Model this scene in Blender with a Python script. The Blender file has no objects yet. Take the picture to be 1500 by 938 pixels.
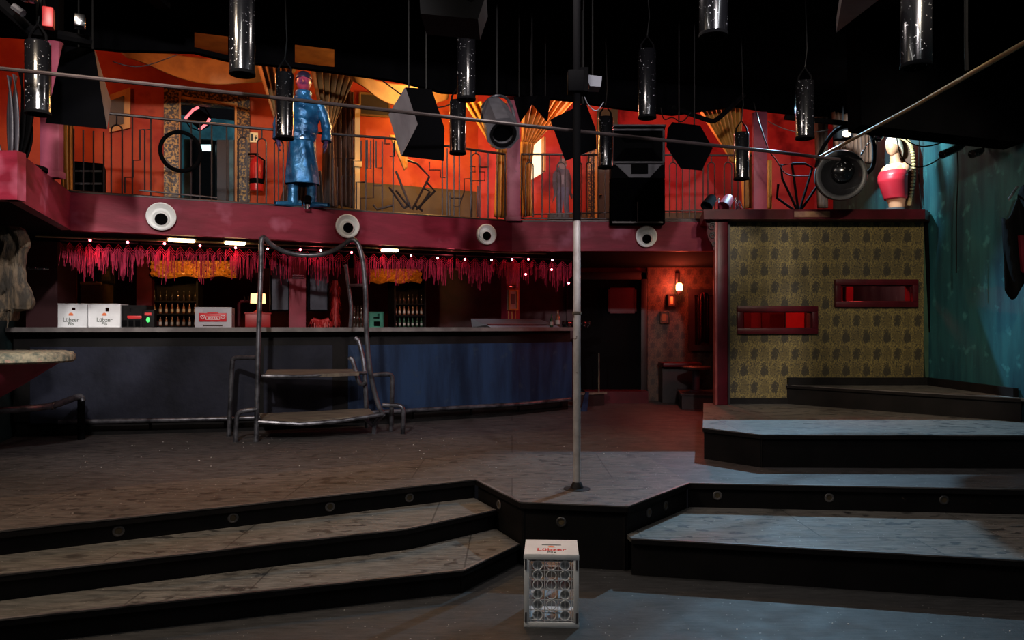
import bpy, bmesh, math, random
from mathutils import Vector, Matrix, Euler
random.seed(7)
R = math.radians; PI = math.pi
F = 1100.0; HY = 479.0; CX = 750.0; EYE = 1.65; ZU = 0.44
sc = bpy.context.scene
COL = sc.collection

def U(px, py, Y):                      # a point of the place seen at (px, py) at depth Y
    return Vector(((px - CX) / F * Y, Y, EYE - (py - HY) / F * Y))
def onz(px, py, z):
    return U(px, py, F * (EYE - z) / (py - HY))

# ------------------------------------------------------------------ mesh builder
class MB:
    def __init__(s): s.v = []; s.f = []; s.m = []; s.mi = 0
    def add(s, vs, fs):
        n = len(s.v); s.v += [tuple(v) for v in vs]
        s.f += [tuple(i + n for i in f) for f in fs]; s.m += [s.mi] * len(fs); return s
    def box(s, c, size, rz=0, bev=0, mat=None):
        bm = bmesh.new(); bmesh.ops.create_cube(bm, size=1)
        bmesh.ops.scale(bm, vec=Vector(size), verts=bm.verts)
        if bev: bmesh.ops.bevel(bm, geom=bm.edges[:], offset=bev, segments=2, affect='EDGES', profile=.5)
        m = Matrix.Translation(Vector(c)) @ (mat if mat is not None else Matrix.Rotation(rz, 4, 'Z'))
        bm.verts.index_update()
        s.add([m @ v.co for v in bm.verts], [[v.index for v in f.verts] for f in bm.faces]); bm.free(); return s
    def tube(s, pts, r, n=10, closed=False, caps=True):
        pts = [Vector(p) for p in pts]; N = len(pts)
        rs = r if isinstance(r, (list, tuple)) else [r] * N
        t0 = None; rings = []; up = None
        for i, p in enumerate(pts):
            a = pts[i - 1] if (i > 0 or closed) else p
            b = pts[(i + 1) % N] if (i < N - 1 or closed) else p
            t = (b - a).normalized()
            if up is None:
                up = Vector((0, 0, 1)) if abs(t.z) < .9 else Vector((1, 0, 0))
            e1 = up - t * up.dot(t)
            if e1.length < 1e-5: e1 = t.orthogonal()
            e1.normalize(); e2 = t.cross(e1); up = e1
            rings.append([p + (e1 * math.cos(2 * PI * k / n) + e2 * math.sin(2 * PI * k / n)) * rs[i] for k in range(n)])
        vs = [v for rg in rings for v in rg]; fs = []
        for i in range(N if closed else N - 1):
            j = (i + 1) % N
            for k in range(n):
                fs.append((i * n + k, i * n + (k + 1) % n, j * n + (k + 1) % n, j * n + k))
        if caps and not closed:
            fs.append(tuple(range(n))[::-1]); fs.append(tuple((N - 1) * n + k for k in range(n)))
        return s.add(vs, fs)
    def lathe(s, prof, n=24, mat=None, c=(0, 0, 0), sy=1.0):
        m = Matrix.Translation(Vector(c)) @ (mat if mat is not None else Matrix.Identity(4))
        vs = []; fs = []; P = len(prof)
        for r, z in prof:
            for k in range(n):
                a = 2 * PI * k / n; vs.append(m @ Vector((r * math.cos(a), r * sy * math.sin(a), z)))
        for i in range(P - 1):
            for k in range(n):
                fs.append((i * n + k, i * n + (k + 1) % n, (i + 1) * n + (k + 1) % n, (i + 1) * n + k))
        return s.add(vs, fs)
    def prism(s, poly, d):             # 3-D polygon swept by vector d (a vector, or one per vertex)
        poly = [Vector(p) for p in poly]; n = len(poly)
        top = [p + (Vector(d[i]) if isinstance(d, list) else Vector(d)) for i, p in enumerate(poly)]
        return s.add(poly + top, [tuple(range(n))[::-1], tuple(n + i for i in range(n))] +
                     [(i, (i + 1) % n, n + (i + 1) % n, n + i) for i in range(n)])
    def slab(s, poly, z0, z1): return s.prism([(x, y, z0) for x, y in poly], (0, 0, z1 - z0))
    def wall(s, a, b, z0, z1, th):     # vertical panel from a to b, thickness towards the far side
        a = Vector((a[0], a[1], 0)); b = Vector((b[0], b[1], 0)); d = (b - a).normalized(); nrm = Vector((-d.y, d.x, 0)) * th
        z = Vector((0, 0, 1))
        return s.prism([a + z * z0, b + z * z0, b + z * z1, a + z * z1], nrm)
    def grid(s, fn, nu, nv, close_u=False):
        vs = [fn(i / (nu if close_u else nu - 1), j / (nv - 1)) for j in range(nv) for i in range(nu)]; fs = []
        for j in range(nv - 1):
            for i in range(nu if close_u else nu - 1):
                k = (i + 1) % nu
                fs.append((j * nu + i, j * nu + k, (j + 1) * nu + k, (j + 1) * nu + i))
        return s.add(vs, fs)
    def ball(s, c, r, n=12, sc_=(1, 1, 1)):
        m = n // 2 + 1
        return s.grid(lambda u, v: (c[0] + r * sc_[0] * math.sin(PI * v) * math.cos(2 * PI * u), c[1] + r * sc_[1] * math.sin(PI * v) * math.sin(2 * PI * u), c[2] + r * sc_[2] * math.cos(PI * (1 - v))), n, m, True)
    def build(s, name, mats, parent=None, org=None, smooth=True, angle=.7, thick=0):
        me = bpy.data.meshes.new(name)
        o = Vector(org) if org is not None else Vector((0, 0, 0))
        me.from_pydata([Vector(v) - o for v in s.v], [], s.f); me.validate(); 
        bm = bmesh.new(); bm.from_mesh(me); bmesh.ops.recalc_face_normals(bm, faces=bm.faces[:]); bm.to_mesh(me); bm.free()
        for m in (mats if isinstance(mats, (list, tuple)) else [mats]): me.materials.append(m)
        if isinstance(mats, (list, tuple)) and len(s.m) == len(me.polygons):
            for p, i in zip(me.polygons, s.m): p.material_index = i
        if smooth: me.shade_smooth(); me.set_sharp_from_angle(angle=angle)
        ob = bpy.data.objects.new(name, me); COL.objects.link(ob)
        if parent is not None: ob.parent = parent
        if org is not None and parent is None: ob.location = o
        if thick:
            md = ob.modifiers.new('thick', 'SOLIDIFY'); md.thickness = thick; md.offset = 0
        return ob

def tag(o, label, cat, group=None, kind=None):
    o['label'] = label; o['category'] = cat
    if group: o['group'] = group
    if kind: o['kind'] = kind
    return o
def thing(name, label, cat, loc=(0, 0, 0), rz=0, group=None):
    o = bpy.data.objects.new(name, None); COL.objects.link(o); o.empty_display_size = .1
    o.location = loc; o.rotation_euler = (0, 0, rz); return tag(o, label, cat, group)
def P(mb, name, mat, root, world=True, label=None, parent=None, **k):   # a part; world=True: mb is in world coordinates (root unrotated)
    ob = mb.build(name, mat, parent or root, org=root.location if world else None, **k)
    if label: ob['label'] = label
    return ob
def solo(mb, name, mat, label, cat, group=None, kind=None, org=None, **k):
    if org is None:
        zs = [v[2] for v in mb.v]; org = (sum(v[0] for v in mb.v) / len(mb.v), sum(v[1] for v in mb.v) / len(mb.v), min(zs))
    return tag(mb.build(name, mat, None, org=org, **k), label, cat, group, kind)
def struct(mb, name, mat, **k):
    o = mb.build(name, mat, **k); o['kind'] = 'structure'; return o
def copy_tree(o, parent=None):
    c = o.copy(); COL.objects.link(c); c.parent = parent
    for ch in [x for x in bpy.data.objects if x.parent == o]: copy_tree(ch, c)
    return c

# ------------------------------------------------------------------ materials
def NT(name):
    m = bpy.data.materials.new(name); m.use_nodes = True; t = m.node_tree
    return m, t, t.nodes['Principled BSDF']
def N(t, typ, **k):
    n = t.nodes.new(typ)
    for a, b in k.items(): setattr(n, a, b)
    return n
def mixc(t, fac, a, b, mode='MIX'):
    n = N(t, 'ShaderNodeMix', data_type='RGBA', blend_type=mode)
    for sock, v in ((n.inputs[0], fac), (n.inputs[6], a), (n.inputs[7], b)):
        if hasattr(v, 'is_output'): t.links.new(v, sock)
        elif isinstance(v, (int, float)): sock.default_value = v
        else: sock.default_value = (*v, 1)
    return n.outputs[2]
def ramp(t, src, lo, hi):
    n = N(t, 'ShaderNodeMapRange'); n.inputs[1].default_value = lo; n.inputs[2].default_value = hi
    t.links.new(src, n.inputs[0]); return n.outputs[0]
def coords(t, scale=(1, 1, 1), kind='Object'):
    tc = N(t, 'ShaderNodeTexCoord'); mp = N(t, 'ShaderNodeMapping'); mp.inputs['Scale'].default_value = scale
    t.links.new(tc.outputs[kind], mp.inputs[0]); return mp.outputs[0]
def noise(t, vec, scale, detail=4, rough=.55, dist=0):
    n = N(t, 'ShaderNodeTexNoise'); n.inputs['Scale'].default_value = scale; n.inputs['Detail'].default_value = detail
    n.inputs['Roughness'].default_value = rough; n.inputs['Distortion'].default_value = dist
    t.links.new(vec, n.inputs['Vector']); return n.outputs['Fac']
def M(name, c, rough=.6, metal=0, c2=None, scale=4, lo=.4, hi=.65, stretch=(1, 1, 1), bump=0, bscale=None, emit=None, es=0, spec=.5, flecks=None, fl=(.66, .72), fscale=40, coat=0, rough2=None):
    m, t, b = NT(name)
    b.inputs['Roughness'].default_value = rough; b.inputs['Metallic'].default_value = metal
    b.inputs['Specular IOR Level'].default_value = spec; b.inputs['Coat Weight'].default_value = coat
    out = None
    if c2 or flecks or bump: vec = coords(t, stretch)
    if c2:
        nf = noise(t, vec, scale, 6); out = mixc(t, ramp(t, nf, lo, hi), c, c2)
        if rough2 is not None:
            mr = N(t, 'ShaderNodeMapRange'); mr.inputs[1].default_value = lo; mr.inputs[2].default_value = hi
            mr.inputs[3].default_value = rough; mr.inputs[4].default_value = rough2
            t.links.new(nf, mr.inputs[0]); t.links.new(mr.outputs[0], b.inputs['Roughness'])
    if flecks:
        v2 = coords(t); out = mixc(t, ramp(t, noise(t, v2, fscale, 3), *fl), out if out else c, flecks)
    if out: t.links.new(out, b.inputs['Base Color'])
    else: b.inputs['Base Color'].default_value = (*c, 1)
    if bump:
        bn = N(t, 'ShaderNodeBump'); bn.inputs['Strength'].default_value = bump; bn.inputs['Distance'].default_value = .02
        t.links.new(noise(t, vec, bscale or scale * 3, 5), bn.inputs['Height']); t.links.new(bn.outputs[0], b.inputs['Normal'])
    if emit:
        b.inputs['Emission Color'].default_value = (*emit, 1); b.inputs['Emission Strength'].default_value = es
    return m

def floor_mat(name, ca, cb, spots=0, seams=None, rough=.55):
    m, t, b = NT(name); v = coords(t)
    base = mixc(t, ramp(t, noise(t, v, 1.3, 6, .6), .35, .7), ca, cb)
    vs = coords(t, (2, 14, 2)); base = mixc(t, .7, base, mixc(t, ramp(t, noise(t, vs, 3, 6, .7), .32, .72), tuple(x * .3 for x in ca), tuple(x * 1.7 for x in cb)))
    if spots:   # trodden-in dark blots
        k = N(t, 'ShaderNodeMath', operation='MULTIPLY'); t.links.new(ramp(t, noise(t, coords(t, (1, 1.5, 1)), 8.5, 3, .5, .3), .56, .64), k.inputs[0])
        t.links.new(ramp(t, noise(t, v, 1.8, 2), .36, .52), k.inputs[1])
        k2 = N(t, 'ShaderNodeMath', operation='MULTIPLY'); k2.inputs[1].default_value = spots; t.links.new(k.outputs[0], k2.inputs[0])
        base = mixc(t, k2.outputs[0], base, tuple(x * .35 for x in ca))
    if seams:
        br = N(t, 'ShaderNodeTexBrick'); br.offset = .5
        br.inputs['Scale'].default_value = 1; br.inputs['Brick Width'].default_value = seams[0]; br.inputs['Row Height'].default_value = seams[1]
        br.inputs['Mortar Size'].default_value = .006; br.inputs['Color1'].default_value = (1, 1, 1, 1); br.inputs['Color2'].default_value = (.8, .8, .8, 1); br.inputs['Mortar'].default_value = (.2, .2, .2, 1)
        t.links.new(v, br.inputs['Vector']); base = mixc(t, .8, base, br.outputs['Color'], 'MULTIPLY')
    base = mixc(t, ramp(t, noise(t, v, 55, 2, .4), .735, .76), base, (.45, .43, .4))
    t.links.new(base, b.inputs['Base Color']); b.inputs['Roughness'].default_value = rough
    mr = N(t, 'ShaderNodeMapRange'); mr.inputs[3].default_value = rough - .12; mr.inputs[4].default_value = rough + .25
    t.links.new(noise(t, v, 5, 5), mr.inputs[0]); t.links.new(mr.outputs[0], b.inputs['Roughness'])
    bn = N(t, 'ShaderNodeBump'); bn.inputs['Strength'].default_value = .25; bn.inputs['Distance'].default_value = .01
    t.links.new(noise(t, v, 30, 6, .7), bn.inputs['Height']); t.links.new(bn.outputs[0], b.inputs['Normal'])
    return m

def paper_mat(name, dark, mid, gold, px=.245, pz=.40):
    m, t, b = NT(name); tc = N(t, 'ShaderNodeTexCoord'); sx = N(t, 'ShaderNodeSeparateXYZ'); t.links.new(tc.outputs['Object'], sx.inputs[0])
    def trig(src, per, op):
        a = N(t, 'ShaderNodeMath', operation='MULTIPLY'); a.inputs[1].default_value = 2 * PI / per; t.links.new(src, a.inputs[0])
        o = N(t, 'ShaderNodeMath', operation=op); t.links.new(a.outputs[0], o.inputs[0]); return o.outputs[0]
    cx, sn = trig(sx.outputs[0], px, 'COSINE'), trig(sx.outputs[0], px, 'SINE')
    cz, sz = trig(sx.outputs[2], pz, 'COSINE'), trig(sx.outputs[2], pz, 'SINE')
    cv = N(t, 'ShaderNodeCombineXYZ'); t.links.new(cx, cv.inputs[0]); t.links.new(sn, cv.inputs[1]); t.links.new(cz, cv.inputs[2])
    def n4(scale, detail, dist=0):
        n = N(t, 'ShaderNodeTexNoise', noise_dimensions='4D'); n.inputs['Scale'].default_value = scale; n.inputs['Detail'].default_value = detail; n.inputs['Distortion'].default_value = dist
        t.links.new(cv.outputs[0], n.inputs['Vector']); t.links.new(sz, n.inputs['W']); return n.outputs['Fac']
    def ma(op, x, y):
        n = N(t, 'ShaderNodeMath', operation=op)
        for k, v in enumerate((x, y)):
            if hasattr(v, 'is_output'): t.links.new(v, n.inputs[k])
            else: n.inputs[k].default_value = v
        return n.outputs[0]
    a = n4(1.6, 2); f = n4(3.2, 2, .3)
    f2 = n4(7.5, 2, .2)
    lobe = ma('ADD', ma('ADD', ma('MULTIPLY', cx, cz), ma('MULTIPLY', ma('SUBTRACT', a, .5), 2.2)), ma('MULTIPLY', ma('SUBTRACT', f2, .5), 2.0))    # half-drop medallions with a leafy rim
    base = mixc(t, ramp(t, f2, .46, .56), dark, mid)
    vein = ma('MAXIMUM', ramp(t, ma('PINGPONG', f, .035), .020, .034), ramp(t, ma('PINGPONG', f2, .06), .046, .060)); base = mixc(t, ma('MULTIPLY', vein, .9), base, gold)
    base = mixc(t, ramp(t, noise(t, coords(t), 50, 3, .7), .47, .60), base, dark)
    core = ma('MULTIPLY', ramp(t, lobe, .28, .48), .88); base = mixc(t, core, base, tuple(x * .8 for x in dark)); base = mixc(t, ma('MULTIPLY', vein, .12), base, gold)
    rim = ma('MULTIPLY', ramp(t, lobe, .02, .14), ramp(t, lobe, .34, .20)); base = mixc(t, ma('MULTIPLY', rim, .55), base, gold)
    low = ma('MULTIPLY', ramp(t, lobe, -.55, -.95), .8); base = mixc(t, low, base, tuple(x * 1.6 for x in mid))
    base = mixc(t, ramp(t, noise(t, coords(t), 1.5, 4), .45, .75), base, mixc(t, .45, base, dark))
    t.links.new(base, b.inputs['Base Color']); b.inputs['Roughness'].default_value = .6; return m

m_floor = floor_mat('club floor', (.009, .008, .0075), (.032, .030, .029))
m_stage = floor_mat('stage deck boards', (.024, .021, .021), (.062, .056, .056), spots=.6, seams=(2.4, 1.2))
m_front = floor_mat('paler front strip', (.034, .028, .025), (.098, .080, .070), spots=.9, seams=(1.6, 2.4))
m_tread = floor_mat('step tread boards', (.050, .044, .039), (.135, .122, .104), spots=1, seams=(1.2, 3))
m_nose = M('worn metal edging', (.15, .135, .13), .45, .3, c2=(.03, .028, .028), scale=2.5)
m_riser = M('black riser board', (.0035, .003, .003), .65, c2=(.0075, .006, .006), scale=4, spec=.18, flecks=(.05, .035, .025), fl=(.74, .78), fscale=18)
m_black = M('matt black', (.0022, .0022, .0026), .85, spec=.04)
m_ceil = M('black ceiling paint', (.0016, .0016, .002), .95, c2=(.003, .003, .0036), scale=2, spec=.0)
m_gloss = M('glossy black with flaking paint', (.004, .004, .005), .2, flecks=(.6, .6, .64), fl=(.66, .70), fscale=52, coat=.5)
m_steel = M('painted tube steel', (.15, .15, .17), .36, .65, c2=(.03, .03, .036), scale=9)
m_iron = M('black wrought iron', (.03, .02, .02), .45, .3)
m_spk = M('black speaker cloth', (.0014, .0014, .0017), 1.0, spec=.0)
m_grey = M('scuffed dark grey box', (.075, .072, .08), .6, c2=(.045, .043, .05), scale=6)
m_crim = M('crimson fascia paint', (.150, .008, .021), .55, c2=(.22, .014, .035), scale=2.4, stretch=(1, 1, 4), bump=.15, flecks=(.34, .08, .13), fl=(.57, .74), fscale=2.4, spec=.22)  # pale flecks carry scuffs and the patches of front light
m_pink = M('faded pink post paint', (.36, .075, .13), .55, c2=(.24, .04, .075), scale=4, bump=.1, flecks=(.12, .03, .05), fl=(.66, .72), fscale=8)
m_dred = M('dark red gloss paint', (.070, .004, .009), .4, c2=(.045, .003, .006), scale=5, spec=.25)
m_red = M('bright red paint', (.42, .020, .020), .45, c2=(.30, .012, .014), scale=4)
m_oran = M('orange red plaster', (.58, .105, .032), .6, c2=(.36, .035, .016), scale=1.6, lo=.35, hi=.62, bump=.15, spec=.2, flecks=(.20, .02, .010), fl=(.62, .78), fscale=3.5)
m_rwall = M('red plaster', (.42, .026, .032), .6, c2=(.52, .06, .05), scale=2.0, bump=.1, spec=.2, flecks=(.18, .010, .014), fl=(.55, .70), fscale=2.5)
m_khaki = M('khaki brown wainscot', (.085, .058, .025), .6, c2=(.06, .04, .02), scale=4)
m_gold = M('gold curtain cloth', (.58, .28, .05), .55, c2=(.36, .15, .03), scale=6, stretch=(1, 1, .2))
m_ochre = M('dull ochre cloth', (.19, .10, .03), .7, c2=(.125, .06, .02), scale=5)
m_brown = M('brown fringe curtain', (.10, .045, .025), .7, c2=(.05, .022, .014), scale=9, stretch=(6, 6, 1))
m_gilt = M('gilt mosaic frame', (.30, .16, .03), .4, .3, c2=(.022, .012, .008), scale=34, lo=.42, hi=.52)
m_cream = M('cream post paint', (.75, .52, .22), .5)
m_navy = M('blue bar front', (.012, .030, .075), .55, spec=.2, c2=(.006, .014, .036), scale=3, stretch=(2, 2, .35), bump=.2, bscale=14, flecks=(.02, .035, .06), fl=(.62, .75), fscale=7)
m_slate = M('slate blue bar front', (.014, .0155, .027), .6, spec=.18, c2=(.007, .008, .014), scale=2.5, bump=.2, bscale=14)
m_top = M('grey counter top', (.16, .145, .14), .4, c2=(.09, .08, .078), scale=5)
m_white = M('white plastic', (.78, .79, .80), .4, c2=(.68, .69, .70), scale=6)
m_enamel = M('white enamel', (.86, .87, .85), .28)
m_teal = M('teal wall paint', (.020, .105, .118), .55, spec=.25, c2=(.009, .045, .062), scale=2.2, stretch=(2.2, 2.2, .4), bump=.15, flecks=(.045, .19, .195), fl=(.6, .72), fscale=6)
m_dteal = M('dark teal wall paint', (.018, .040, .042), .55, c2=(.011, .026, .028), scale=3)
m_paper = paper_mat('gold and black wallpaper', (.009, .008, .008), (.060, .044, .013), (.42, .31, .085))
m_rpaper = paper_mat('red lit wallpaper', (.014, .007, .006), (.055, .026, .015), (.15, .08, .038), .20, .30)
m_dark = M('dark wood', (.018, .010, .009), .5, c2=(.010, .006, .006), scale=6)
m_wood = M('worn tread wood', (.16, .13, .095), .6, c2=(.08, .062, .05), scale=8, stretch=(.4, 3, 1))
m_chrome = M('chrome', (.7, .7, .72), .15, 1)
m_galv = M('galvanised pole', (.50, .47, .46), .45, .25, c2=(.36, .32, .31), scale=9, flecks=(.10, .06, .05), fl=(.66, .70), fscale=14)
m_blue = M('blue lacquered coat', (.024, .15, .32), .26, .35, c2=(.010, .06, .15), scale=6, bump=.6, bscale=16)
m_indigo = M('indigo painted skin', (.05, .035, .10), .35, c2=(.10, .03, .07), scale=9)
m_face = M('face with red light painted in', (.42, .05, .10), .35, c2=(.12, .03, .09), scale=16)  # red light falling on the face is put into its colour
m_hair = M('dark painted hair', (.02, .015, .04), .4)
m_bark = M('weathered bark', (.12, .085, .052), .8, c2=(.035, .028, .02), scale=4.5, stretch=(5, 5, 1.2), bump=1.0, bscale=14, lo=.42, hi=.56)
m_mosaic = M('speckled upholstery', (.34, .31, .22), .75, c2=(.10, .12, .10), scale=22, flecks=(.4, .25, .2), fl=(.62, .68), fscale=18, bump=.3)
m_rope = M('red macrame cord', (.34, .022, .060), .75, c2=(.20, .012, .035), scale=20, spec=.15)
m_tuft = M('amber tufted leather', (.55, .23, .035), .35, c2=(.42, .15, .02), scale=8)
m_bulb = M('red bulb', (.9, .1, .1), .3, emit=(1, .12, .16), es=22)
m_tubeL = M('warm fluorescent diffuser', (.9, .8, .6), .4, emit=(1, .68, .32), es=9)
m_shelf = M('black stained shelf', (.006, .004, .004), .7, spec=.15)
m_shade = M('lit lamp shade', (.8, .5, .3), .6, emit=(1, .45, .20), es=2.6)
m_sconce = M('lit sconce glass', (.9, .4, .2), .4, emit=(1, .34, .12), es=13)
m_cable = M('black cable', (.003, .003, .003), .6, spec=.15)
m_brass = M('bronze rod', (.26, .19, .10), .55, .6)
m_flesh = M('painted flesh', (.62, .30, .17), .4)
m_bodice = M('red bodice paint', (.50, .02, .035), .35)
m_bottleD = M('dark glass bottle', (.02, .012, .008), .15, coat=.5)
m_bottleR = M('amber glass bottle', (.16, .06, .03), .2)
m_bottleG = M('green glass bottle', (.02, .06, .03), .15)
m_label = M('paper label', (.40, .36, .33), .6)
m_green = M('green crate plastic', (.03, .20, .13), .45)
m_orangep = M('orange print', (.75, .18, .06), .5)
m_ink = M('grey green print', (.10, .12, .10), .5)
m_inkr = M('red print', (.62, .03, .03), .5)
m_astra = M('red crate label', (.60, .015, .025), .45)
m_silver = M('grey crate plastic', (.42, .42, .46), .45)
m_stain = M('stainless steel', (.30, .32, .38), .4, .2)
m_ext = M('fire extinguisher red', (.55, .02, .02), .3)
m_grn = M('dark green door paint', (.035, .05, .035), .6)
m_litter = M('white litter', (.55, .53, .5), .7)
# ------------------------------------------------------------------ plan lines
FA, FB, FC = Vector((-4.32, 7.35, 0)), Vector((0, 9.4, 0)), Vector((2.78, 9.4, 0))
FD = (FB - FA).normalized(); FN = Vector((-FD.y, FD.x, 0))       # along the fascia, and away from the camera
ZB, ZT = 2.60, 2.966                                             # fascia bottom / gallery floor
def hit(px, py, p0, p1, off=0):
    d = (p1 - p0).normalized(); n = Vector((-d.y, d.x, 0)); p = p0 + n * off
    k = (px - CX) / F; t = (k * p.y - p.x) / (d.x - k * d.y); Y = p.y + t * d.y
    return U(px, py, Y)
def onF(px, py, off=0): return hit(px, py, FA, FB, off) if px < 750 else U(px, py, 9.4 + off)
def zat(p, z): return Vector((p.x, p.y, z))

# ------------------------------------------------------------------ setting
struct(MB().slab([(-9, -2.5), (6.2, -2.5), (6.2, 6.6), (-9, 6.6)], -.08, 0), 'floor', m_floor)
WL = [(-5.15, -2.5), (-5.15, 7.25), (-5.75, 8.9), (-5.75, 12.5)]
w = MB()
for a, b in zip(WL, WL[1:]): w.wall(a, b, 0, ZB, .12)
struct(w, 'wall_left', m_dteal)
struct(MB().wall((5.0, 12.6), (5.0, -2.5), 0, 5.4, .12), 'wall_right', m_teal)
w = MB().wall((-5.75, 12.42), (0.95, 12.42), ZU, ZT - .1, .1)
struct(w, 'wall_back', m_dred)
struct(MB().wall((2.22, 12.3), (5.0, 12.3), ZU, ZT - .1, .1), 'wall_alcove', m_rpaper)
w = MB().wall((.9, 12.35), (1.10, 12.35), ZU, ZT - .1, .1).wall((2.12, 12.35), (2.3, 12.35), ZU, ZT - .1, .1).wall((1.10, 12.35), (2.12, 12.35), 2.42, ZT - .1, .1)
struct(w, 'wall_doorway', m_dred)
# gallery: floor slab, back wall, side, ceiling
GA, GB, GC = (-9.2, 7.58), (-.53, 11.7), (5.0, 11.7)
g = MB().slab([(-9.2, 5.68), (-3.80, 5.68), (-4.42, 7.40), (-.02, 9.47), (5.0, 9.42), (5.0, 12.4), (-9.2, 12.4)], ZB + .02, ZT - .005)
struct(g, 'floor_gallery', m_black)
GAv, GBv = Vector((*GA, 0)), Vector((*GB, 0))
def onG(px, py, off=0): return hit(px, py, GAv, GBv, off) if px < 700 else U(px, py, 11.7 + off)
d0, d1 = onG(262, 0), onG(347, 0); zd = onG(300, 152).z
w = MB().wall(GA, (d0.x, d0.y), ZT, 5.4, .1).wall((d1.x, d1.y), GB, ZT, 5.4, .1).wall((d0.x, d0.y), (d1.x, d1.y), zd, 5.4, .1)
struct(w, 'wall_gallery', m_oran)
dv_ = (d1 - d0).normalized(); dn_ = Vector((-dv_.y, dv_.x, 0))
m_bteal = M('dim blue plaster', (.10, .26, .30), .6, c2=(.03, .09, .12), scale=4)
struct(MB().wall(d0 - dv_ * .8 + dn_ * 2.2, d1 + dv_ * 2.0 + dn_ * 2.2, ZT, 5.0, .1), 'wall_corridor', m_bteal)
struct(MB().wall((-.53, 11.7), GC, ZT, 5.4, .1), 'wall_gallery_right', m_rwall)
w = MB().wall((-2.75, 10.55), (-.55, 11.60), ZT, 3.74, .04)
struct(w, 'trim_1', m_khaki)
w = MB().wall((.9, 11.62), (3.9, 11.62), ZT, 3.42, .04); struct(w, 'trim_2', m_khaki)
w = MB().wall((2.62, 11.6), (4.3, 11.6), 3.42, 4.36, .05); struct(w, 'trim_3', m_red)
struct(MB().slab([(-9.2, 7.0), (-5.6, 7.1), (0, 9.1), (3.4, 9.9), (5.0, 10.5), (5.0, 12.4), (-9.2, 12.4)], 5.3, 5.4), 'ceiling_gallery', m_ochre)
struct(MB().slab([(-9.2, -2.5), (5.0, -2.5), (5.0, 10.5), (3.4, 9.9), (0, 9.1), (-5.6, 7.1), (-9.2, 6.0)], 4.75, 4.85), 'ceiling', m_ceil)
# edge beam along the ceiling, with the two places where it is open
def edge(px): return hit(px, 0, Vector((-5.6, 7.1, 0)), Vector((0, 9.1, 0))) if px < 750 else hit(px, 0, Vector((0, 9.1, 0)), Vector((3.4, 9.9, 0)))
b = MB()
prev = [(-60, 40), (0, 51), (72, 56), (92, 65), (172, 73), (285, 76), (335, 88), (432, 98), (492, 105), (590, 119), (650, 135), (750, 138), (840, 147), (900, 157), (990, 168), (1080, 155), (1125, 162), (1210, 172), (1300, 190), (1380, 200)]
for (x0, y0), (x1, y1) in zip(prev, prev[1:]):
    p0, p1 = edge(x0), edge(x1); q0, q1 = U(x0, y0, p0.y), U(x1, y1, p1.y)
    holes = ((285, 335), (432, 492))
    if (x0, x1) in holes:
        b.prism([q0, q1, q1 + Vector((0, 0, .05)), q0 + Vector((0, 0, .05))], FN * .08)
    else:
        b.prism([q0, q1, Vector((p1.x, p1.y, 5.35)), Vector((p0.x, p0.y, 5.35))], FN * .08)
struct(b, 'trim_4', m_ceil)
struct(MB().prism([U(1262, 183, 7.3), U(1500, 209, 7.25), Vector((5.0, 7.25, 4.75)), Vector((3.38, 7.3, 4.75))], (0, .3, 0)), 'trim_5', m_ceil)
b = MB()
for yy in (1.2, 3.4, 5.6): b.box((-2, yy, 4.66), (13.9, .16, .18))
for xx in (-3.2, .6, 3.4): b.box((xx, 3.2, 4.62), (.12, 7.4, .1))
struct(b, 'trim_6', m_black)

# ------------------------------------------------------------------ fascia of the gallery
root = thing('gallery_fascia', 'long crimson painted gallery front running above the whole bar', 'gallery front', (0, 9.4, ZB))
f = MB().prism([(FA.x, FA.y, ZB), (FB.x, FB.y, ZB), (FB.x, FB.y, ZT), (FA.x, FA.y, ZT)], FN * .1)
P(f, 'fascia_board', m_crim, root, label='crimson board above the bar, with scuffs and front light painted as pale patches')
P(MB().prism([(0, 9.4, ZB), (2.9, 9.4, ZB), (2.9, 9.4, ZT), (0, 9.4, ZT)], (0, .1, 0)), 'fascia_board', m_crim, root, label='crimson board right of the pink post')
f = MB().tube([FA + Vector((0, 0, ZT + .012)) + FN * .03, FB + Vector((0, 0, ZT + .012)) + FN * .03], .014, 6).tube([(0, 9.43, ZT + .012), (2.8, 9.43, ZT + .012)], .014, 6)
P(f, 'edge_strip', m_iron, root)
root = thing('balcony_wing', 'crimson balcony wing jutting out at left over the tapered counter', 'balcony', (-4.2, 5.9, ZB))
P(MB().prism([(-4.32, 7.35, ZB), (-3.69, 5.60, ZB), (-3.69, 5.60, ZT), (-4.32, 7.35, ZT)], (-.1, .02, 0)), 'side_board', m_crim, root)
P(MB().prism([(-3.69, 5.60, ZB), (-7.2, 5.60, ZB), (-7.2, 5.60, ZT), (-3.69, 5.60, ZT)], (0, .1, 0)), 'front_board', m_crim, root)

def post(px0, px1, Y, z1, label, mat=m_pink):
    a, b = U(px0, 0, Y), U(px1, 0, Y); w_ = b.x - a.x
    r_ = thing('gallery_post', label, 'post', ((a.x + b.x) / 2, Y + w_ / 2, ZT), 0, 'posts along the gallery edge')
    P(MB().box(((a.x + b.x) / 2, Y + .04, (ZT + z1) / 2), (w_, .08, z1 - ZT), bev=.008), 'shaft', mat, r_)
    if Y < 7: P(MB().box(((a.x + b.x) / 2, Y + .04, 4.46), (w_, .08, .56)), 'upper_shaft', m_black, r_, label='black painted top of the post')
    P(MB().box(((a.x + b.x) / 2, Y + .04, ZT + .03), (w_ + .02, .10, .06), bev=.006), 'base_block', mat, r_)
post(58, 86, 6.62, 4.18, 'pale pink post at the left end, beside the orange curtain strip')
post(742, 762, 9.33, 4.7, 'pale pink post in the middle of the gallery, beside the cardboard figure')
post(1104, 1124, 9.45, 4.36, 'magenta post standing behind the wallpapered wall')

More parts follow.
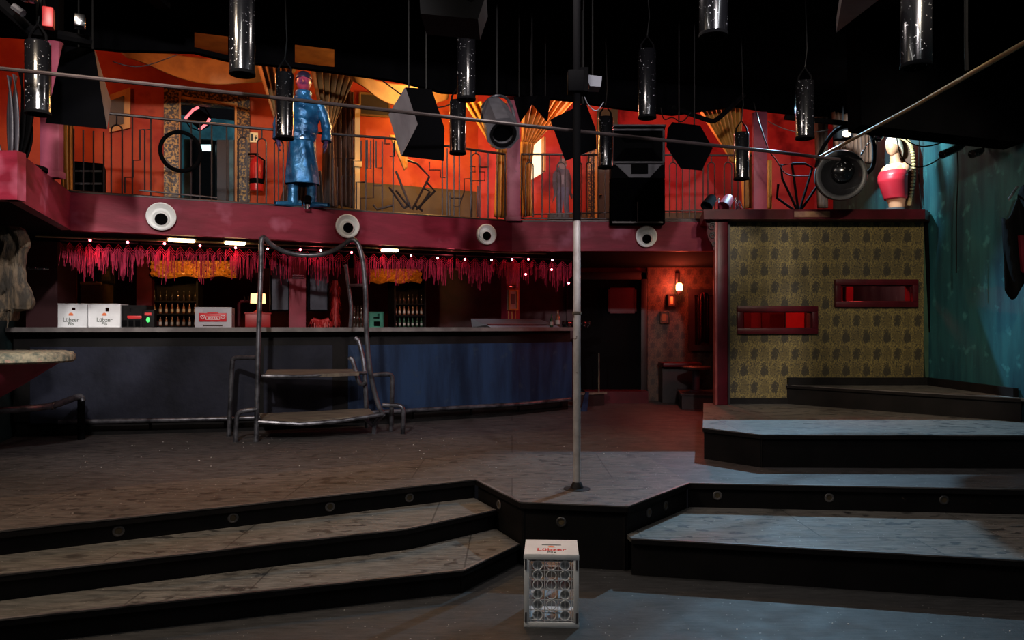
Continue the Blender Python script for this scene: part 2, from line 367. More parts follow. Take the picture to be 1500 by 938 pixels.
# ------------------------------------------------------------------ stage, steps
EDGE = [(-5.12, 3.31), (-.286, 5.94), (.061, 5.18), (.78, 5.06), (1.37, 5.81), (4.99, 5.48)]
root = thing('dance_stage', 'wide dark plywood stage with a pointed front that carries the pole', 'stage', (0, 6, 0))
P(MB().slab(EDGE + [(4.99, 12.28), (-5.72, 12.40), (-5.72, 8.9), (-5.12, 7.24)], ZU - .03, ZU), 'deck', m_stage, root)
P(MB().slab([(-5.12, 3.31), (-.286, 5.94), (.061, 5.18), (.78, 5.06), (1.37, 5.81), (1.25, 7.1), (-.32, 7.12), (-3.6, 5.30), (-5.12, 4.46)], ZU, ZU + .0025), 'front_strip', m_front, root, label='paler strip of deck along the stage edge')  # deck strip in a paler tone than the boards behind
rs = MB(); ns = MB()
for (x0, y0), (x1, y1) in zip(EDGE, EDGE[1:]):
    a, b = Vector((x0, y0, 0)), Vector((x1, y1, 0)); n = Vector((-(b - a).y, (b - a).x, 0)).normalized()
    rs.prism([a + n * .02, b + n * .02, b + n * .02 + Vector((0, 0, ZU - .03)), a + n * .02 + Vector((0, 0, ZU - .03))], n * .03)
    rs.prism([a - n * .004 + Vector((0, 0, ZU - .042)), b - n * .004 + Vector((0, 0, ZU - .042)), b - n * .004 + Vector((0, 0, ZU - .007)), a - n * .004 + Vector((0, 0, ZU - .007))], n * .022)
    ns.prism([a - n * .006 + Vector((0, 0, ZU - .006)), b - n * .006 + Vector((0, 0, ZU - .006)), b - n * .006 + Vector((0, 0, ZU + .003)), a - n * .006 + Vector((0, 0, ZU + .003))], n * .024)
P(rs, 'riser', m_riser, root); P(ns, 'edging', m_nose, root)
def round_light(p, n):
    m = Vector((0, 0, 1)).rotation_difference(n).to_matrix().to_4x4()
    fr = MB().lathe([(.020, 0), (.034, 0), (.036, .004), (.030, .009), (.022, .008), (.020, 0)], 16, m, p)
    o = P(fr, 'step_light', m_nose, root); P(MB().lathe([(0, .003), (.02, .003)], 12, m, p), 'lens', m_khaki, root, parent=o)
def along(i, t, z):
    a, b = Vector((*EDGE[i], 0)), Vector((*EDGE[i + 1], 0)); n = Vector((-(b - a).y, (b - a).x, 0)).normalized()
    round_light((a.lerp(b, t) + n * .02 + Vector((0, 0, z))), -n)
for t in (.545, .67, .79, .90): along(0, t, .355)
along(1, .5, .33); along(2, .38, .31)
for t in (.35, .62): along(3, t, .33)
for t in (.06, .29, .52): along(4, t, .345)

def step(name, label, poly, z0, z1, edges, mat=m_tread, group=None, loc=None):
    r_ = thing(name, label, 'step', (sum(p[0] for p in poly) / len(poly), sum(p[1] for p in poly) / len(poly), z0), 0, group)
    P(MB().slab(poly, z1 - .028, z1), 'tread', mat, r_)
    rs = MB(); ns = MB()
    for i in edges:
        a, b = Vector((*poly[i], 0)), Vector((*poly[(i + 1) % len(poly)], 0)); n = Vector((-(b - a).y, (b - a).x, 0)).normalized()
        rs.prism([a + n * .02 + Vector((0, 0, z0)), b + n * .02 + Vector((0, 0, z0)), b + n * .02 + Vector((0, 0, z1 - .028)), a + n * .02 + Vector((0, 0, z1 - .028))], n * .03)
        rs.prism([a - n * .004 + Vector((0, 0, z1 - .036)), b - n * .004 + Vector((0, 0, z1 - .036)), b - n * .004 + Vector((0, 0, z1 - .007)), a - n * .004 + Vector((0, 0, z1 - .007))], n * .02)
        ns.prism([a - n * .006 + Vector((0, 0, z1 - .006)), b - n * .006 + Vector((0, 0, z1 - .006)), b - n * .006 + Vector((0, 0, z1 + .003)), a - n * .006 + Vector((0, 0, z1 + .003))], n * .022)
    P(rs, 'riser', m_riser, r_); P(ns, 'edging', m_nose, r_)
    return r_
step('stage_step', 'upper of the two long steps on the left, just below the stage edge',
     [(-5.12, 3.03), (-2.80, 4.10), (-.698, 5.05), (-.118, 5.572), (-.30, 5.95), (-5.12, 3.32)], 0, .293, (0, 1, 2), group='steps on the left')
step('stage_step', 'lower of the two long steps on the left, nearest the white crate',
     [(-5.12, 2.71), (-2.68, 3.84), (-.298, 4.64), (.05, 5.2), (-.12, 5.59), (-.69, 5.07), (-2.80, 4.12), (-5.12, 3.05)], 0, .1467, (0, 1, 2), group='steps on the left')
step('stage_step', 'single broad step on the right below the stage edge, dotted with dark footprints',
     [(.775, 5.065), (.79, 4.97), (3.04, 4.50), (4.99, 4.10), (4.99, 5.48), (1.38, 5.83)], 0, .25, (1, 2))
# raised platforms at the right
step('platform', 'low black platform in front of the wallpapered wall, its deck lit bluish',
     [(1.745, 6.87), (2.13, 6.43), (4.99, 6.37), (4.99, 9.1), (2.32, 9.1)], ZU, .726, (0, 1), mat=m_tread)
bpy.data.objects['platform']['category'] = 'platform'
step('platform', 'upper wedge-shaped platform between the wallpapered wall and the teal wall',
     [(3.28, 8.985), (4.93, 7.28), (4.99, 7.28), (4.99, 8.985)], .726, .955, (0,), mat=m_tread)
bpy.data.objects['platform.001']['category'] = 'platform'
solo(MB().box((4.12, 8.955, 1.0), (1.66, .05, .09)).box((4.965, 8.2, 1.0), (.05, 1.6, .09)), 'bench_ledge', m_riser, 'low black kick board along the wall behind the upper platform', 'kick board')

# ------------------------------------------------------------------ pole
pb = onz(845, 717, ZU)
root = thing('dance_pole', 'tall scuffed metal pole standing near the point of the stage', 'pole', pb)
zj = EYE + (479 - 324) / F * pb.y
P(MB().tube([pb, zat(pb, zj)], .0275, 20), 'shaft', m_galv, root)
P(MB().tube([zat(pb, zj), zat(pb, 4.6)], .0285, 20), 'upper_sleeve', m_black, root, label='black upper half of the pole')
P(MB().lathe([(.10, 0), (.10, .006), (.05, .012), (.034, .05), (.0285, .055)], 20, None, pb), 'floor_flange', m_riser, root)
P(MB().box(U(843, 121, pb.y), (.12, .12, .16), bev=.01), 'top_clamp', m_black, root)
P(MB().lathe([(.0285, -.012), (.034, -.008), (.034, .008), (.0285, .012)], 20, None, U(845, 459, pb.y)), 'collar', m_bark, root, label='rusty ring on the pole')
# ------------------------------------------------------------------ the bar
BARL = [(-5.45, 8.20), (-5.0, 8.27), (-3.24, 8.59), (-1.86, 9.12), (0, 10.16), (.86, 10.95)]
def offs(line, d):                      # offset a plan polyline away from the camera by d
    out = []
    for i, p in enumerate(line):
        a = Vector(line[max(i - 1, 0)]); b = Vector(line[min(i + 1, len(line) - 1)]); t = (b - a).normalized()
        out.append((p[0] - t.y * d, p[1] + t.x * d))
    return out
def hitbar(px, py, off=0):
    ln = offs(BARL, off)
    for a, b in zip(ln, ln[1:]):
        p = hit(px, py, Vector((*a, 0)), Vector((*b, 0)))
        if p.x <= b[0] + 1e-3 or b is ln[-1]: return p
ZC = 1.645
def at_bar(t0, off, z):
    ln = offs(BARL, off); return Vector((*ln[t0], z))
root = thing('bar_counter', 'long curved blue bar counter with a grey top beneath the gallery', 'bar counter', (-2, 9.2, ZU))
top_f, top_b = offs(BARL, -.16), offs(BARL, .5)
top_f[-1] = (.98, 10.95)
P(MB().slab(top_f + top_b[::-1], ZC - .052, ZC), 'counter_top', m_top, root)
base_f, base_b = offs(BARL, .06), offs(BARL, .12)
P(MB().slab(base_f + offs(BARL, .45)[::-1], ZU, ZU + .17), 'plinth', m_riser, root)
P(MB().slab(offs(BARL, .012) + offs(BARL, .45)[::-1], ZU + .17, ZC - .052), 'carcass', m_riser, root)
def panel(px0, px1, mat, label):
    a, b = hitbar(px0, 0), hitbar(px1, 0); pts = [a] + [Vector((*q, 0)) for q in BARL if a.x + .05 < q[0] < b.x - .05] + [b]
    mb = MB()
    for p, q in zip(pts, pts[1:]): mb.wall(p, q, ZU + .15, 1.43, .012)
    P(mb, 'front_panel', mat, root, label=label)
panel(44, 380, m_slate, 'slate front panel at the left of the bar')
panel(386, 487, m_slate, 'slate front panel behind the steel steps')
panel(510, 838, m_navy, 'blue front panel right of the steel steps')
rail = [hitbar(x, 0, -.14) for x in (86, 150, 230, 330, 430, 520, 600, 680, 760, 836)]
root = thing('foot_rail', 'worn round steel foot rail along the base of the bar', 'foot rail', (0, 9, ZU))
P(MB().tube([zat(p, .615) for p in rail], .026, 10), 'rail', m_steel, root)
for x in (220, 330, 470, 605, 690, 760, 822):
    p = hitbar(x, 0, -.14); q = hitbar(x, 0, .06); P(MB().tube([zat(p, .605), zat(q, .50)], .018, 6), 'bracket', m_riser, root)

# white beer crates on the bar ---------------------------------------------------
def text(s, size, mat, parent, loc, rot, name='lettering', ext=.0008, sx=1.0):
    c = bpy.data.curves.new(name, 'FONT'); c.body = s; c.size = size; c.align_x = 'CENTER'; c.align_y = 'CENTER'; c.extrude = ext; c.offset = size * .012
    t_ = bpy.data.objects.new('t', c); COL.objects.link(t_); me = bpy.data.meshes.new_from_object(t_.evaluated_get(bpy.context.evaluated_depsgraph_get())); me.name = name; bpy.data.objects.remove(t_)
    me.materials.clear(); me.materials.append(mat); o = bpy.data.objects.new(name, me); COL.objects.link(o); o.parent = parent; o.location = loc; o.rotation_euler = rot; o.scale = (sx, 1, 1); return o
def framed_wall(mb, c, u, v, n, w, h, th, hole):        # panel w x h with a rectangular hole (u0,u1,v0,v1 about its centre)
    u, v, n = Vector(u), Vector(v), Vector(n); c = Vector(c); u0, u1, v0, v1 = hole
    for a0, a1, b0, b1 in ((-w / 2, u0, -h / 2, h / 2), (u1, w / 2, -h / 2, h / 2), (u0, u1, -h / 2, v0), (u0, u1, v1, h / 2)):
        if a1 - a0 < 1e-4 or b1 - b0 < 1e-4: continue
        mb.prism([c + u * a0 + v * b0, c + u * a1 + v * b0, c + u * a1 + v * b1, c + u * a0 + v * b1], n * th)
def emblem(parent, loc, s, rot):        # little crowned sunburst over the lettering
    mb = MB(); pts = []
    for k in range(17):
        a = PI * k / 16; r = s * (1 if k % 2 else .74); pts.append((r * math.cos(a), r * math.sin(a), 0))
    mb.prism(pts, (0, 0, .001)); mb.box((0, -.10 * s, 0.0005), (2.3 * s, .16 * s, .001)); mb.box((0, -.34 * s, .0005), (1.6 * s, .14 * s, .001))
    o = mb.build('emblem', m_orangep, parent, smooth=False); o.location = loc; o.rotation_euler = rot; return o
def white_crate(px, label, hole):
    p = hitbar(px, 0, .12); d = .30; W = .335; H = .265
    r_ = thing('beer_crate', label, 'crate', (p.x, p.y, ZC), R(12), 'white beer crates')
    mb = MB(); ez = Vector((0, 0, 1))
    framed_wall(mb, (0, 0, H / 2), (1, 0, 0), ez, (0, 1, 0), W, H, .012, hole)
    framed_wall(mb, (0, d - .012, H / 2), (1, 0, 0), ez, (0, 1, 0), W, H, .012, (-.11, .11, .03, .11))
    for s in (-1, 1): framed_wall(mb, (s * (W / 2 - .012 if s > 0 else W / 2), d / 2, H / 2), (0, 1, 0), ez, (1, 0, 0), d - .024, H, .012, (-.05, .05, .06, .09))
    mb.box((0, d / 2, .006), (W - .02, d - .02, .012)); 
    P(mb, 'shell', m_white, r_, world=False)
    rb = MB(); rb.box((0, .002, H - .006), (W + .008, .016, .014), bev=.003).box((-W / 2 + .006, -.001, H / 2), (.012, .008, H), bev=.002).box((W / 2 - .006, -.001, H / 2), (.012, .008, H), bev=.002).box((0, -.001, .006), (W, .008, .012), bev=.002)
    P(rb, 'rim', m_white, r_, world=False)
    dv = MB()
    for k in range(1, 5): dv.box((-W / 2 + W * k / 5, d / 2, .09), (.004, d - .03, .16))
    for k in range(1, 4): dv.box((0, d * k / 4, .09), (W - .03, .004, .16))
    P(dv, 'dividers', m_white, r_, world=False)
    rt = (PI / 2, 0, 0)
    emblem(r_, (0, -.0015, .140), .027, rt)
    text('Lübzer', .066, m_ink, r_, (0, -.0012, .082), rt, sx=.9); text('Pils', .052, m_ink, r_, (0, -.0012, .038), rt, sx=.85)
    return r_
white_crate(104, 'white beer crate standing at the far left end of the bar top', (.008, .045, .058, .088))
white_crate(153, 'white beer crate on the bar, touching the dark crate to its right', (.010, .048, .045, .088))

# dark crate and green light strip
p = hitbar(197, 0, .14); r_ = thing('dark_crate', 'dark low crate with red lettering strip beside the white crates on the bar', 'crate', (p.x, p.y, ZC), R(12))
mb = MB(); framed_wall(mb, (0, 0, .125), (1, 0, 0), (0, 0, 1), (0, 1, 0), .26, .25, .012, (-.05, .05, .05, .09))
for s in (-1, 1): mb.box((s * .124, .15, .125), (.012, .30, .25))
mb.box((0, .15, .006), (.25, .29, .012)).box((0, .30, .125), (.26, .012, .25)); P(mb, 'shell', m_riser, r_, world=False)
mb = MB()
for k in range(4): mb.box((-.105 + .07 * k, -.004, .045), (.05, .008, .07), bev=.002)
P(mb, 'ribs', m_black, r_, world=False)
mb = MB().box((0, -.003, .118), (.15, .004, .026), bev=.002).box((0, -.003, .100), (.13, .004, .006)); P(mb, 'red_print', m_inkr, r_, world=False)
p = hitbar(219, 0, .16); r_ = thing('tap_light', 'small dark box with a glowing green bulb beside the dark crate', 'indicator', (p.x, p.y, ZC), R(14))
P(MB().box((0, 0, .10), (.13, .14, .20), bev=.008), 'housing', m_riser, r_, world=False)
P(MB().ball((0, -.075, .085), .020, 12, (1, .6, 1.5)), 'green_bulb', M('green glow', (.05, .5, .1), emit=(.10, 1, .22), es=.9), r_, world=False)
P(MB().box((0, -.074, .15), (.07, .006, .03)), 'red_label', m_inkr, r_, world=False)

# grey crate with red label
p = hitbar(315, 0, .14); r_ = thing('grey_crate', 'grey crate with a red heart label reading ASTRA on the bar', 'crate', (p.x - .02, p.y, ZC), R(14))
W, H = .40, .225; mb = MB(); ez = (0, 0, 1)
framed_wall(mb, (.0, 0, .045), (1, 0, 0), ez, (0, 1, 0), W, .09, .012, (-.11, .10, -.045, -.018))
framed_wall(mb, (.0, 0, .1575), (1, 0, 0), ez, (0, 1, 0), W, .135, .012, (-.11, .10, .018, .050))
for s in (-1, 1): framed_wall(mb, (s * (W / 2 - (.012 if s > 0 else 0)), .15, H / 2), (0, 1, 0), ez, (1, 0, 0), .276, H, .012, (-.05, .05, .03, .06))
mb.box((0, .294, H / 2), (W, .012, H)).box((0, .15, .006), (W - .02, .28, .012)).box((0, .004, H), (W + .01, .02, .014), bev=.004); P(mb, 'shell', m_silver, r_, world=False)
mb = MB().box((-.005, -.003, .115), (.30, .004, .10), bev=.004).box((-.005, -.003, .165), (.12, .004, .02)); P(mb, 'label_plate', m_astra, r_, world=False)
def heart(cx, cz, s):
    pts = []
    for k in range(24):
        a = 2 * PI * k / 24; pts.append((cx + s * .062 * 16 * math.sin(a) ** 3, -.0055, cz + s * .062 * (13 * math.cos(a) - 5 * math.cos(2 * a) - 2 * math.cos(3 * a) - math.cos(4 * a))))
    return pts
for hx in (-.115, .105): P(MB().tube(heart(hx, .118, .024), .0035, 5, closed=True), 'heart_print', m_white, r_, world=False)
mb = MB()
for z in (.090, .122): mb.box((-.005, -.0055, z), (.15, .002, .005))
for x in (-.08, .07): mb.box((x, -.0055, .106), (.005, .002, .036))
P(mb, 'label_border', m_white, r_, world=False)
text('ASTRA', .036, m_white, r_, (-.005, -.006, .106), (PI / 2, 0, 0), ext=.001)
mb = MB().box((-W / 2 - .002, .10, .11), (.004, .12, .05)); P(mb, 'side_label', m_astra, r_, world=False)

# green crate
p = hitbar(551, 0, .42); r_ = thing('green_crate', 'green plastic crate with round handle holes behind the steel rail on the bar', 'crate', (p.x, p.y, ZC), R(24))
mb = MB(); framed_wall(mb, (0, 0, .145), (1, 0, 0), ez, (0, 1, 0), .19, .09, .012, (-.035, .045, -.035, .03)); framed_wall(mb, (0, 0, .05), (1, 0, 0), ez, (0, 1, 0), .19, .10, .012, (-.03, .05, -.05, .025))
for s in (-1, 1): mb.box((s * .09, .14, .095), (.012, .28, .19))
mb.box((0, .28, .095), (.19, .012, .19)).box((0, .14, .006), (.18, .27, .012)).box((0, .004, .192), (.20, .02, .012), bev=.004); P(mb, 'shell', m_green, r_, world=False)
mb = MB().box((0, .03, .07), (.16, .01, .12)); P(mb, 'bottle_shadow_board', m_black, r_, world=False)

# stainless tray and things at the right end
a, b = hitbar(719, 470, .15), hitbar(820, 470, .15)
r_ = thing('drip_tray', 'sloping stainless steel tray at the right end of the bar top', 'drip tray', (a.x, a.y, ZC))
dv = (b - a).normalized(); nn = Vector((-dv.y, dv.x, 0)); e = Vector((0, 0, 1))
a0 = zat(a, ZC); b0 = zat(b, ZC)
P(MB().prism([a0, a0 + nn * .42, a0 + nn * .42 + e * .12 - dv * .02, a0 - dv * .06 + nn * .02 + e * .03], b0 - a0), 'tray_body', m_stain, r_)
P(MB().prism([a0 - dv * .05 + e * .032 - nn * .004, b0 + e * .032 - nn * .004, b0 + e * .042 - nn * .004, a0 - dv * .05 + e * .042 - nn * .004], nn * .02), 'front_lip', m_chrome, r_)

# bottles ----------------------------------------------------------------------
BP = [(.001, 0), (.030, .002), (.032, .01), (.032, .125), (.027, .150), (.014, .175), (.012, .225), (.0145, .228), (.0145, .24), (.001, .242)]
bcache = {}
def bottle(p, s, mat, label, group, lab=False):
    key = (mat.name, lab)
    if key not in bcache:
        mb = MB().lathe(BP, 12); mats = [mat]
        if lab: mb.mi = 1; mb.lathe([(.0326, .035), (.0326, .10)], 12); mats.append(m_label); mb.mi = 0
        bcache[key] = mb.build('bottle', mats); o = bcache[key]
    else: o = bcache[key].copy(); COL.objects.link(o)
    o.location = p; o.scale = (s, s, s); return tag(o, label, 'bottle', group)
p = zat(hitbar(808, 0, .12), ZC); bottle(p, .78, m_bottleG, 'short pale labelled bottle on the bar, left of a taller dark one', None, True)
p = zat(hitbar(817, 0, .22), ZC); bottle(p, 1.05, m_bottleR, 'tall dark red bottle with a label at the right end of the bar', None, True)
for px, s, lb in ((836, .30, 'low black dispenser behind the pole on the bar end'), (856, .16, 'small black napkin box at the very end of the bar top')):
    p = zat(hitbar(px, 0, .12), ZC); r_ = thing('dispenser', lb, 'dispenser', p, R(38))
    P(MB().box((0, 0, .045), (s * .8, .14, .09), bev=.012), 'body', m_gloss, r_, world=False)
    P(MB().box((-s * .3, -.072, .035), (.02, .006, .055)), 'trim_strip', m_chrome, r_, world=False); P(MB().box((s * .3, -.072, .05), (.012, .006, .03)), 'trim_strip', m_chrome, r_, world=False)

# ------------------------------------------------------------------ behind the bar
def back(px, py, off=1.55): return hitbar(px, py, off)
def post_box(px0, px1, off, name, mat, label, cat, z0=ZU, z1=ZB, depth=.12, extra=None):
    a, b = hitbar(px0, 0, off), hitbar(px1, 0, off); d = (b - a).normalized(); n = Vector((-d.y, d.x, 0)); c = (a + b) / 2
    r_ = thing(name, label, cat, zat(c, z0))
    P(MB().prism([zat(a, z0), zat(b, z0), zat(b, z0) + n * depth, zat(a, z0) + n * depth], (0, 0, z1 - z0)), 'shaft', mat, r_)
    return r_, c, d, n
def flat_panel(px0, px1, py0, py1, off, name, mat, label, cat, th=.03, frame=None, inner=None, ln=None):
    H_ = ln or hitbar
    a, b = H_(px0, py1, off), H_(px1, py1, off); c = H_((px0 + px1) / 2, py0, off); zt = c.z; z0 = (a.z + b.z) / 2
    d = (b - a).normalized(); n = Vector((-d.y, d.x, 0)); n.z = 0; ez = Vector((0, 0, 1)); a = zat(a, z0); b = zat(b, z0); h = zt - z0
    r_ = thing(name, label, cat, (a + b) / 2)
    P(MB().prism([a, b, b + ez * h, a + ez * h], n * th), 'panel', mat, r_)
    if frame:
        fw, fm = frame; mb = MB(); w_ = (b - a).length
        for s0, s1, t0, t1 in ((0, w_, 0, fw), (0, w_, h - fw, h), (0, fw, fw, h - fw), (w_ - fw, w_, fw, h - fw)):
            o = a - n * .02
            mb.prism([o + d * s0 + ez * t0, o + d * s1 + ez * t0, o + d * s1 + ez * t1, o + d * s0 + ez * t1], n * .03)
        P(mb, 'frame', fm, r_)
    if inner:
        im, f0, f1, g0, g1 = inner; w_ = (b - a).length; o = a - n * .006
        P(MB().prism([o + d * w_ * f0 + ez * h * g0, o + d * w_ * f1 + ez * h * g0, o + d * w_ * f1 + ez * h * g1, o + d * w_ * f0 + ez * h * g1], n * .008), 'picture', im, r_)
    return r_
m_cred = M('crimson pillar paint', (.30, .025, .055), .5, c2=(.20, .018, .035), scale=3)
r_, c, d, n = post_box(424, 448, .62, 'pillar', m_cred, 'crimson square pillar between two dark panels behind the bar', 'pillar')
q = hitbar(437, 404, .61); P(MB().box(q, (.14, .02, .022), rz=math.atan2(d.y, d.x)).box(q - Vector((0, 0, .028)), (.14, .02, .016), rz=math.atan2(d.y, d.x)), 'metal_plate', m_chrome, r_)
r_, c, d, n = post_box(200, 222, 1.2, 'pillar', m_dred, 'dark red pillar behind the dark crate and below the fringe', 'pillar')
P(MB().box(zat(c, ZC + .05), (.30, .16, .06), rz=math.atan2(d.y, d.x)), 'collar', m_dred, r_)
r_, c, d, n = post_box(742, 761, .7, 'pillar', m_cred, 'crimson pillar with gold stripes and a framed picture behind the bar', 'pillar')
mb = MB()
for k in (745, 750, 755): 
    q = hitbar(k, 440, .69); mb.box(zat(q, 1.9), (.012, .012, .75))
P(mb, 'gold_stripes', m_gold, r_)
flat_panel(744.5, 758, 425, 455, .66, 'framed_picture', m_label, 'small gilt framed portrait hanging on the crimson striped pillar', 'picture', frame=(.022, m_gold), inner=(m_grey, .32, .68, .3, .8))
q = hitbar(751, 420, .69); P(MB().box(q, (.16, .03, .035), rz=.7, bev=.004), 'metal_plate', m_chrome, r_)
post_box(38, 84, .1, 'end_partition', M('end partition', (.035, .008, .010), .5), 'dark red partition closing the left end of the bar', 'partition', z0=ZC, z1=ZB, depth=.5)
q = hitbar(56, 393, .095); r_ = thing('hook_rail', 'chromed hook rail on the dark partition left of the white crates', 'hook rail', q)
P(MB().box(q, (.22, .02, .03), rz=.2, bev=.004), 'plate', m_chrome, r_)
for k in range(3): P(MB().tube([q + Vector((-.07 + .07 * k, -.01, 0)), q + Vector((-.07 + .07 * k, -.05, -.02)), q + Vector((-.07 + .07 * k, -.05, .01))], .005, 6), 'hook', m_chrome, r_)
m_obar = M('orange door leaf', (.40, .115, .022), .5, c2=(.30, .08, .018), scale=3)
flat_panel(86, 112, 375, 480, 1.3, 'door_leaf', m_obar, 'orange door leaf standing behind the first white crate', 'door')
flat_panel(145, 167, 388, 415, 1.5, 'framed_picture', m_khaki, 'small brown framed picture high on the wall behind the white crates', 'picture', frame=(.03, m_dark), inner=(m_ochre, .35, .65, .35, .65))
flat_panel(119, 143, 390, 416, 1.5, 'framed_picture', m_dark, 'dark framed picture beside the small brown one behind the white crates', 'picture', frame=(.03, m_dark), inner=(m_khaki, .15, .85, .15, .85))
r_ = flat_panel(118, 149, 415, 480, 1.35, 'cold_drawer', m_ochre, 'ochre cabinet with a pale top edge behind the white crates', 'cabinet', th=.4)
a, b = hitbar(118, 415, 1.33), hitbar(149, 415, 1.33); P(MB().tube([a, b], .02, 8), 'top_edge', m_cream, r_)
m_pan = M('dark blue grey panel', (.045, .05, .075), .5, c2=(.022, .025, .04), scale=3)
for x0, x1, lb in ((396, 424, 'tall dark panel left of the crimson pillar behind the steel steps'), (452, 481, 'tall dark panel right of the crimson pillar, crossed by a shadow')):
    r_ = flat_panel(x0, x1, 388, 456, .66, 'loudspeaker_panel', m_pan, lb, 'panel', th=.2, frame=(.015, m_black))
# lamp with shade, red box, red tinsel
p = hitbar(378, 0, .75); r_ = thing('table_lamp', 'lit table lamp with a pale shade on a red box behind the bar', 'lamp', zat(p, ZC + .18))
P(MB().lathe([(.06, 0), (.06, .015), (.02, .03), (.015, .12), (.03, .14), (.012, .16), (.012, .26)], 16), 'base', m_red, r_, world=False)
P(MB().lathe([(.09, .12), (.085, .24), (.086, .24), (.091, .12)], 20), 'lamp_shade', m_shade, r_, world=False)
p0 = hitbar(378, 0, .75); r_ = thing('red_box', 'red lacquered box beneath the lit lamp behind the bar', 'box', zat(p0, ZC))
P(MB().box((0, 0, .083), (.30, .2, .166), rz=R(18), bev=.006), 'body', m_red, r_, world=False)
P(MB().box((0, 0, .172), (.32, .22, .016), rz=R(18), bev=.004), 'lid', m_red, r_, world=False)
def shag(pts, r0, name, label, cat, n=260, mat=m_red, ln=.07):
    mb = MB(); rnd = random.Random(len(label))
    for i in range(n):
        t = rnd.random() * (len(pts) - 1); k = int(t); p = pts[k].lerp(pts[k + 1], t - k); a = rnd.random() * 6.28
        d0 = Vector((math.cos(a), math.sin(a) * .8, rnd.uniform(-.9, .3))).normalized(); q = p + d0 * r0 * rnd.uniform(.4, 1)
        e = q + d0 * ln * .4 + Vector((0, 0, -ln)); w_ = d0.cross(Vector((0, 0, 1))).normalized() * .007
        mb.add([q - w_, q + w_, e + w_ * .3, e - w_ * .3, q + d0 * .004], [(0, 1, 2, 3), (0, 4, 1)])
    r_ = thing(name, label, cat, zat(pts[0], min(p.z for p in pts)))
    P(MB().tube(pts, r0 * .5, 8), 'core', mat, r_); P(mb, 'tinsel', mat, r_); return r_
a = hitbar(491, 0, .75); shag([zat(a, 2.25), zat(a, 2.0), zat(a, ZC + .02)], .07, 'tinsel_garland', 'red tinsel garland hanging right of the dark panels behind the bar', 'garland')
a, b = hitbar(458, 0, .55), hitbar(482, 0, .55); shag([zat(a, ZC + .09), zat((a + b) / 2, ZC + .06), zat(b, ZC + .09)], .07, 'tinsel_heap', 'heap of red tinsel lying on the bar below the garland', 'tinsel')
p = hitbar(350, 0, 1.1); r_ = thing('beer_tap', 'dark red beer tap column right of the grey crate', 'beer tap', zat(p, ZC))
q0 = zat(p, ZC); P(MB().tube([q0, q0 + Vector((0, 0, .30)), q0 + Vector((.03, 0, .335)), q0 + Vector((.20, .03, .34)), q0 + Vector((.235, .03, .30))], .022, 10), 'column', m_dred, r_)
for k in range(3): P(MB().tube([q0 + Vector((.08 + .05 * k, -.01, .34)), q0 + Vector((.08 + .05 * k, -.03, .40))], .008, 6), 'tap_lever', m_dark, r_)

# shelves of bottles
def shelves(px0, px1, zs, label, n, s, grp, mats, off=1.45):
    a, b = hitbar(px0, 0, off), hitbar(px1, 0, off); d = (b - a).normalized(); nn = Vector((-d.y, d.x, 0)); w_ = (b - a).length
    r_ = thing('bottle_shelf', label, 'shelf', zat((a + b) / 2, ZU)); ang = math.atan2(d.y, d.x)
    for q in (a, b): P(MB().box(zat(q, 1.5), (.025, .26, 2.1), rz=ang), 'side_panel', m_shelf, r_)
    P(MB().box(zat((a + b) / 2, 1.5) + nn * .14, (w_, .02, 2.1), rz=ang), 'back_panel', m_shelf, r_)
    names = ['top', 'second', 'third', 'bottom']
    for i, z in enumerate(zs):
        P(MB().box(zat((a + b) / 2, z - .012), (w_, .24, .022), rz=ang), 'shelf_board', m_shelf, r_)
        for k in range(n):
            t = (k + .5) / n; q = zat(a.lerp(b, t), z) - nn * .06
            bottle(q, s, mats[i], f'one of {n} small bottles, {names[i]} board of the {grp}', f'bottles on the {names[i]} board of the {grp}', i in (1, 2))
shelves(224, 292, (1.99, 1.825, 1.66), 'dark bottle shelf below the amber tufted pelmet at left', 8, .55, 'left back shelf', (m_bottleD, m_bottleR, m_bottleR))
shelves(574, 618, (1.99, 1.825, 1.65), 'dark bottle shelf right of the green crate', 7, .55, 'shelf right of the green crate', (m_bottleD, m_bottleR, m_bottleG))
for k in range(4):
    for j in range(2):
        p = zat(hitbar(519 + 5.2 * k, 0, .35 + .1 * j), ZC); bottle(p, .95 + .2 * j, m_bottleD, ['one of four dark bottles standing in front between the steel rails', 'one of four taller dark bottles standing behind between the steel rails'][j], ['dark bottles in front between the rails', 'taller dark bottles behind between the rails'][j], j == 1 and k % 2 == 0)

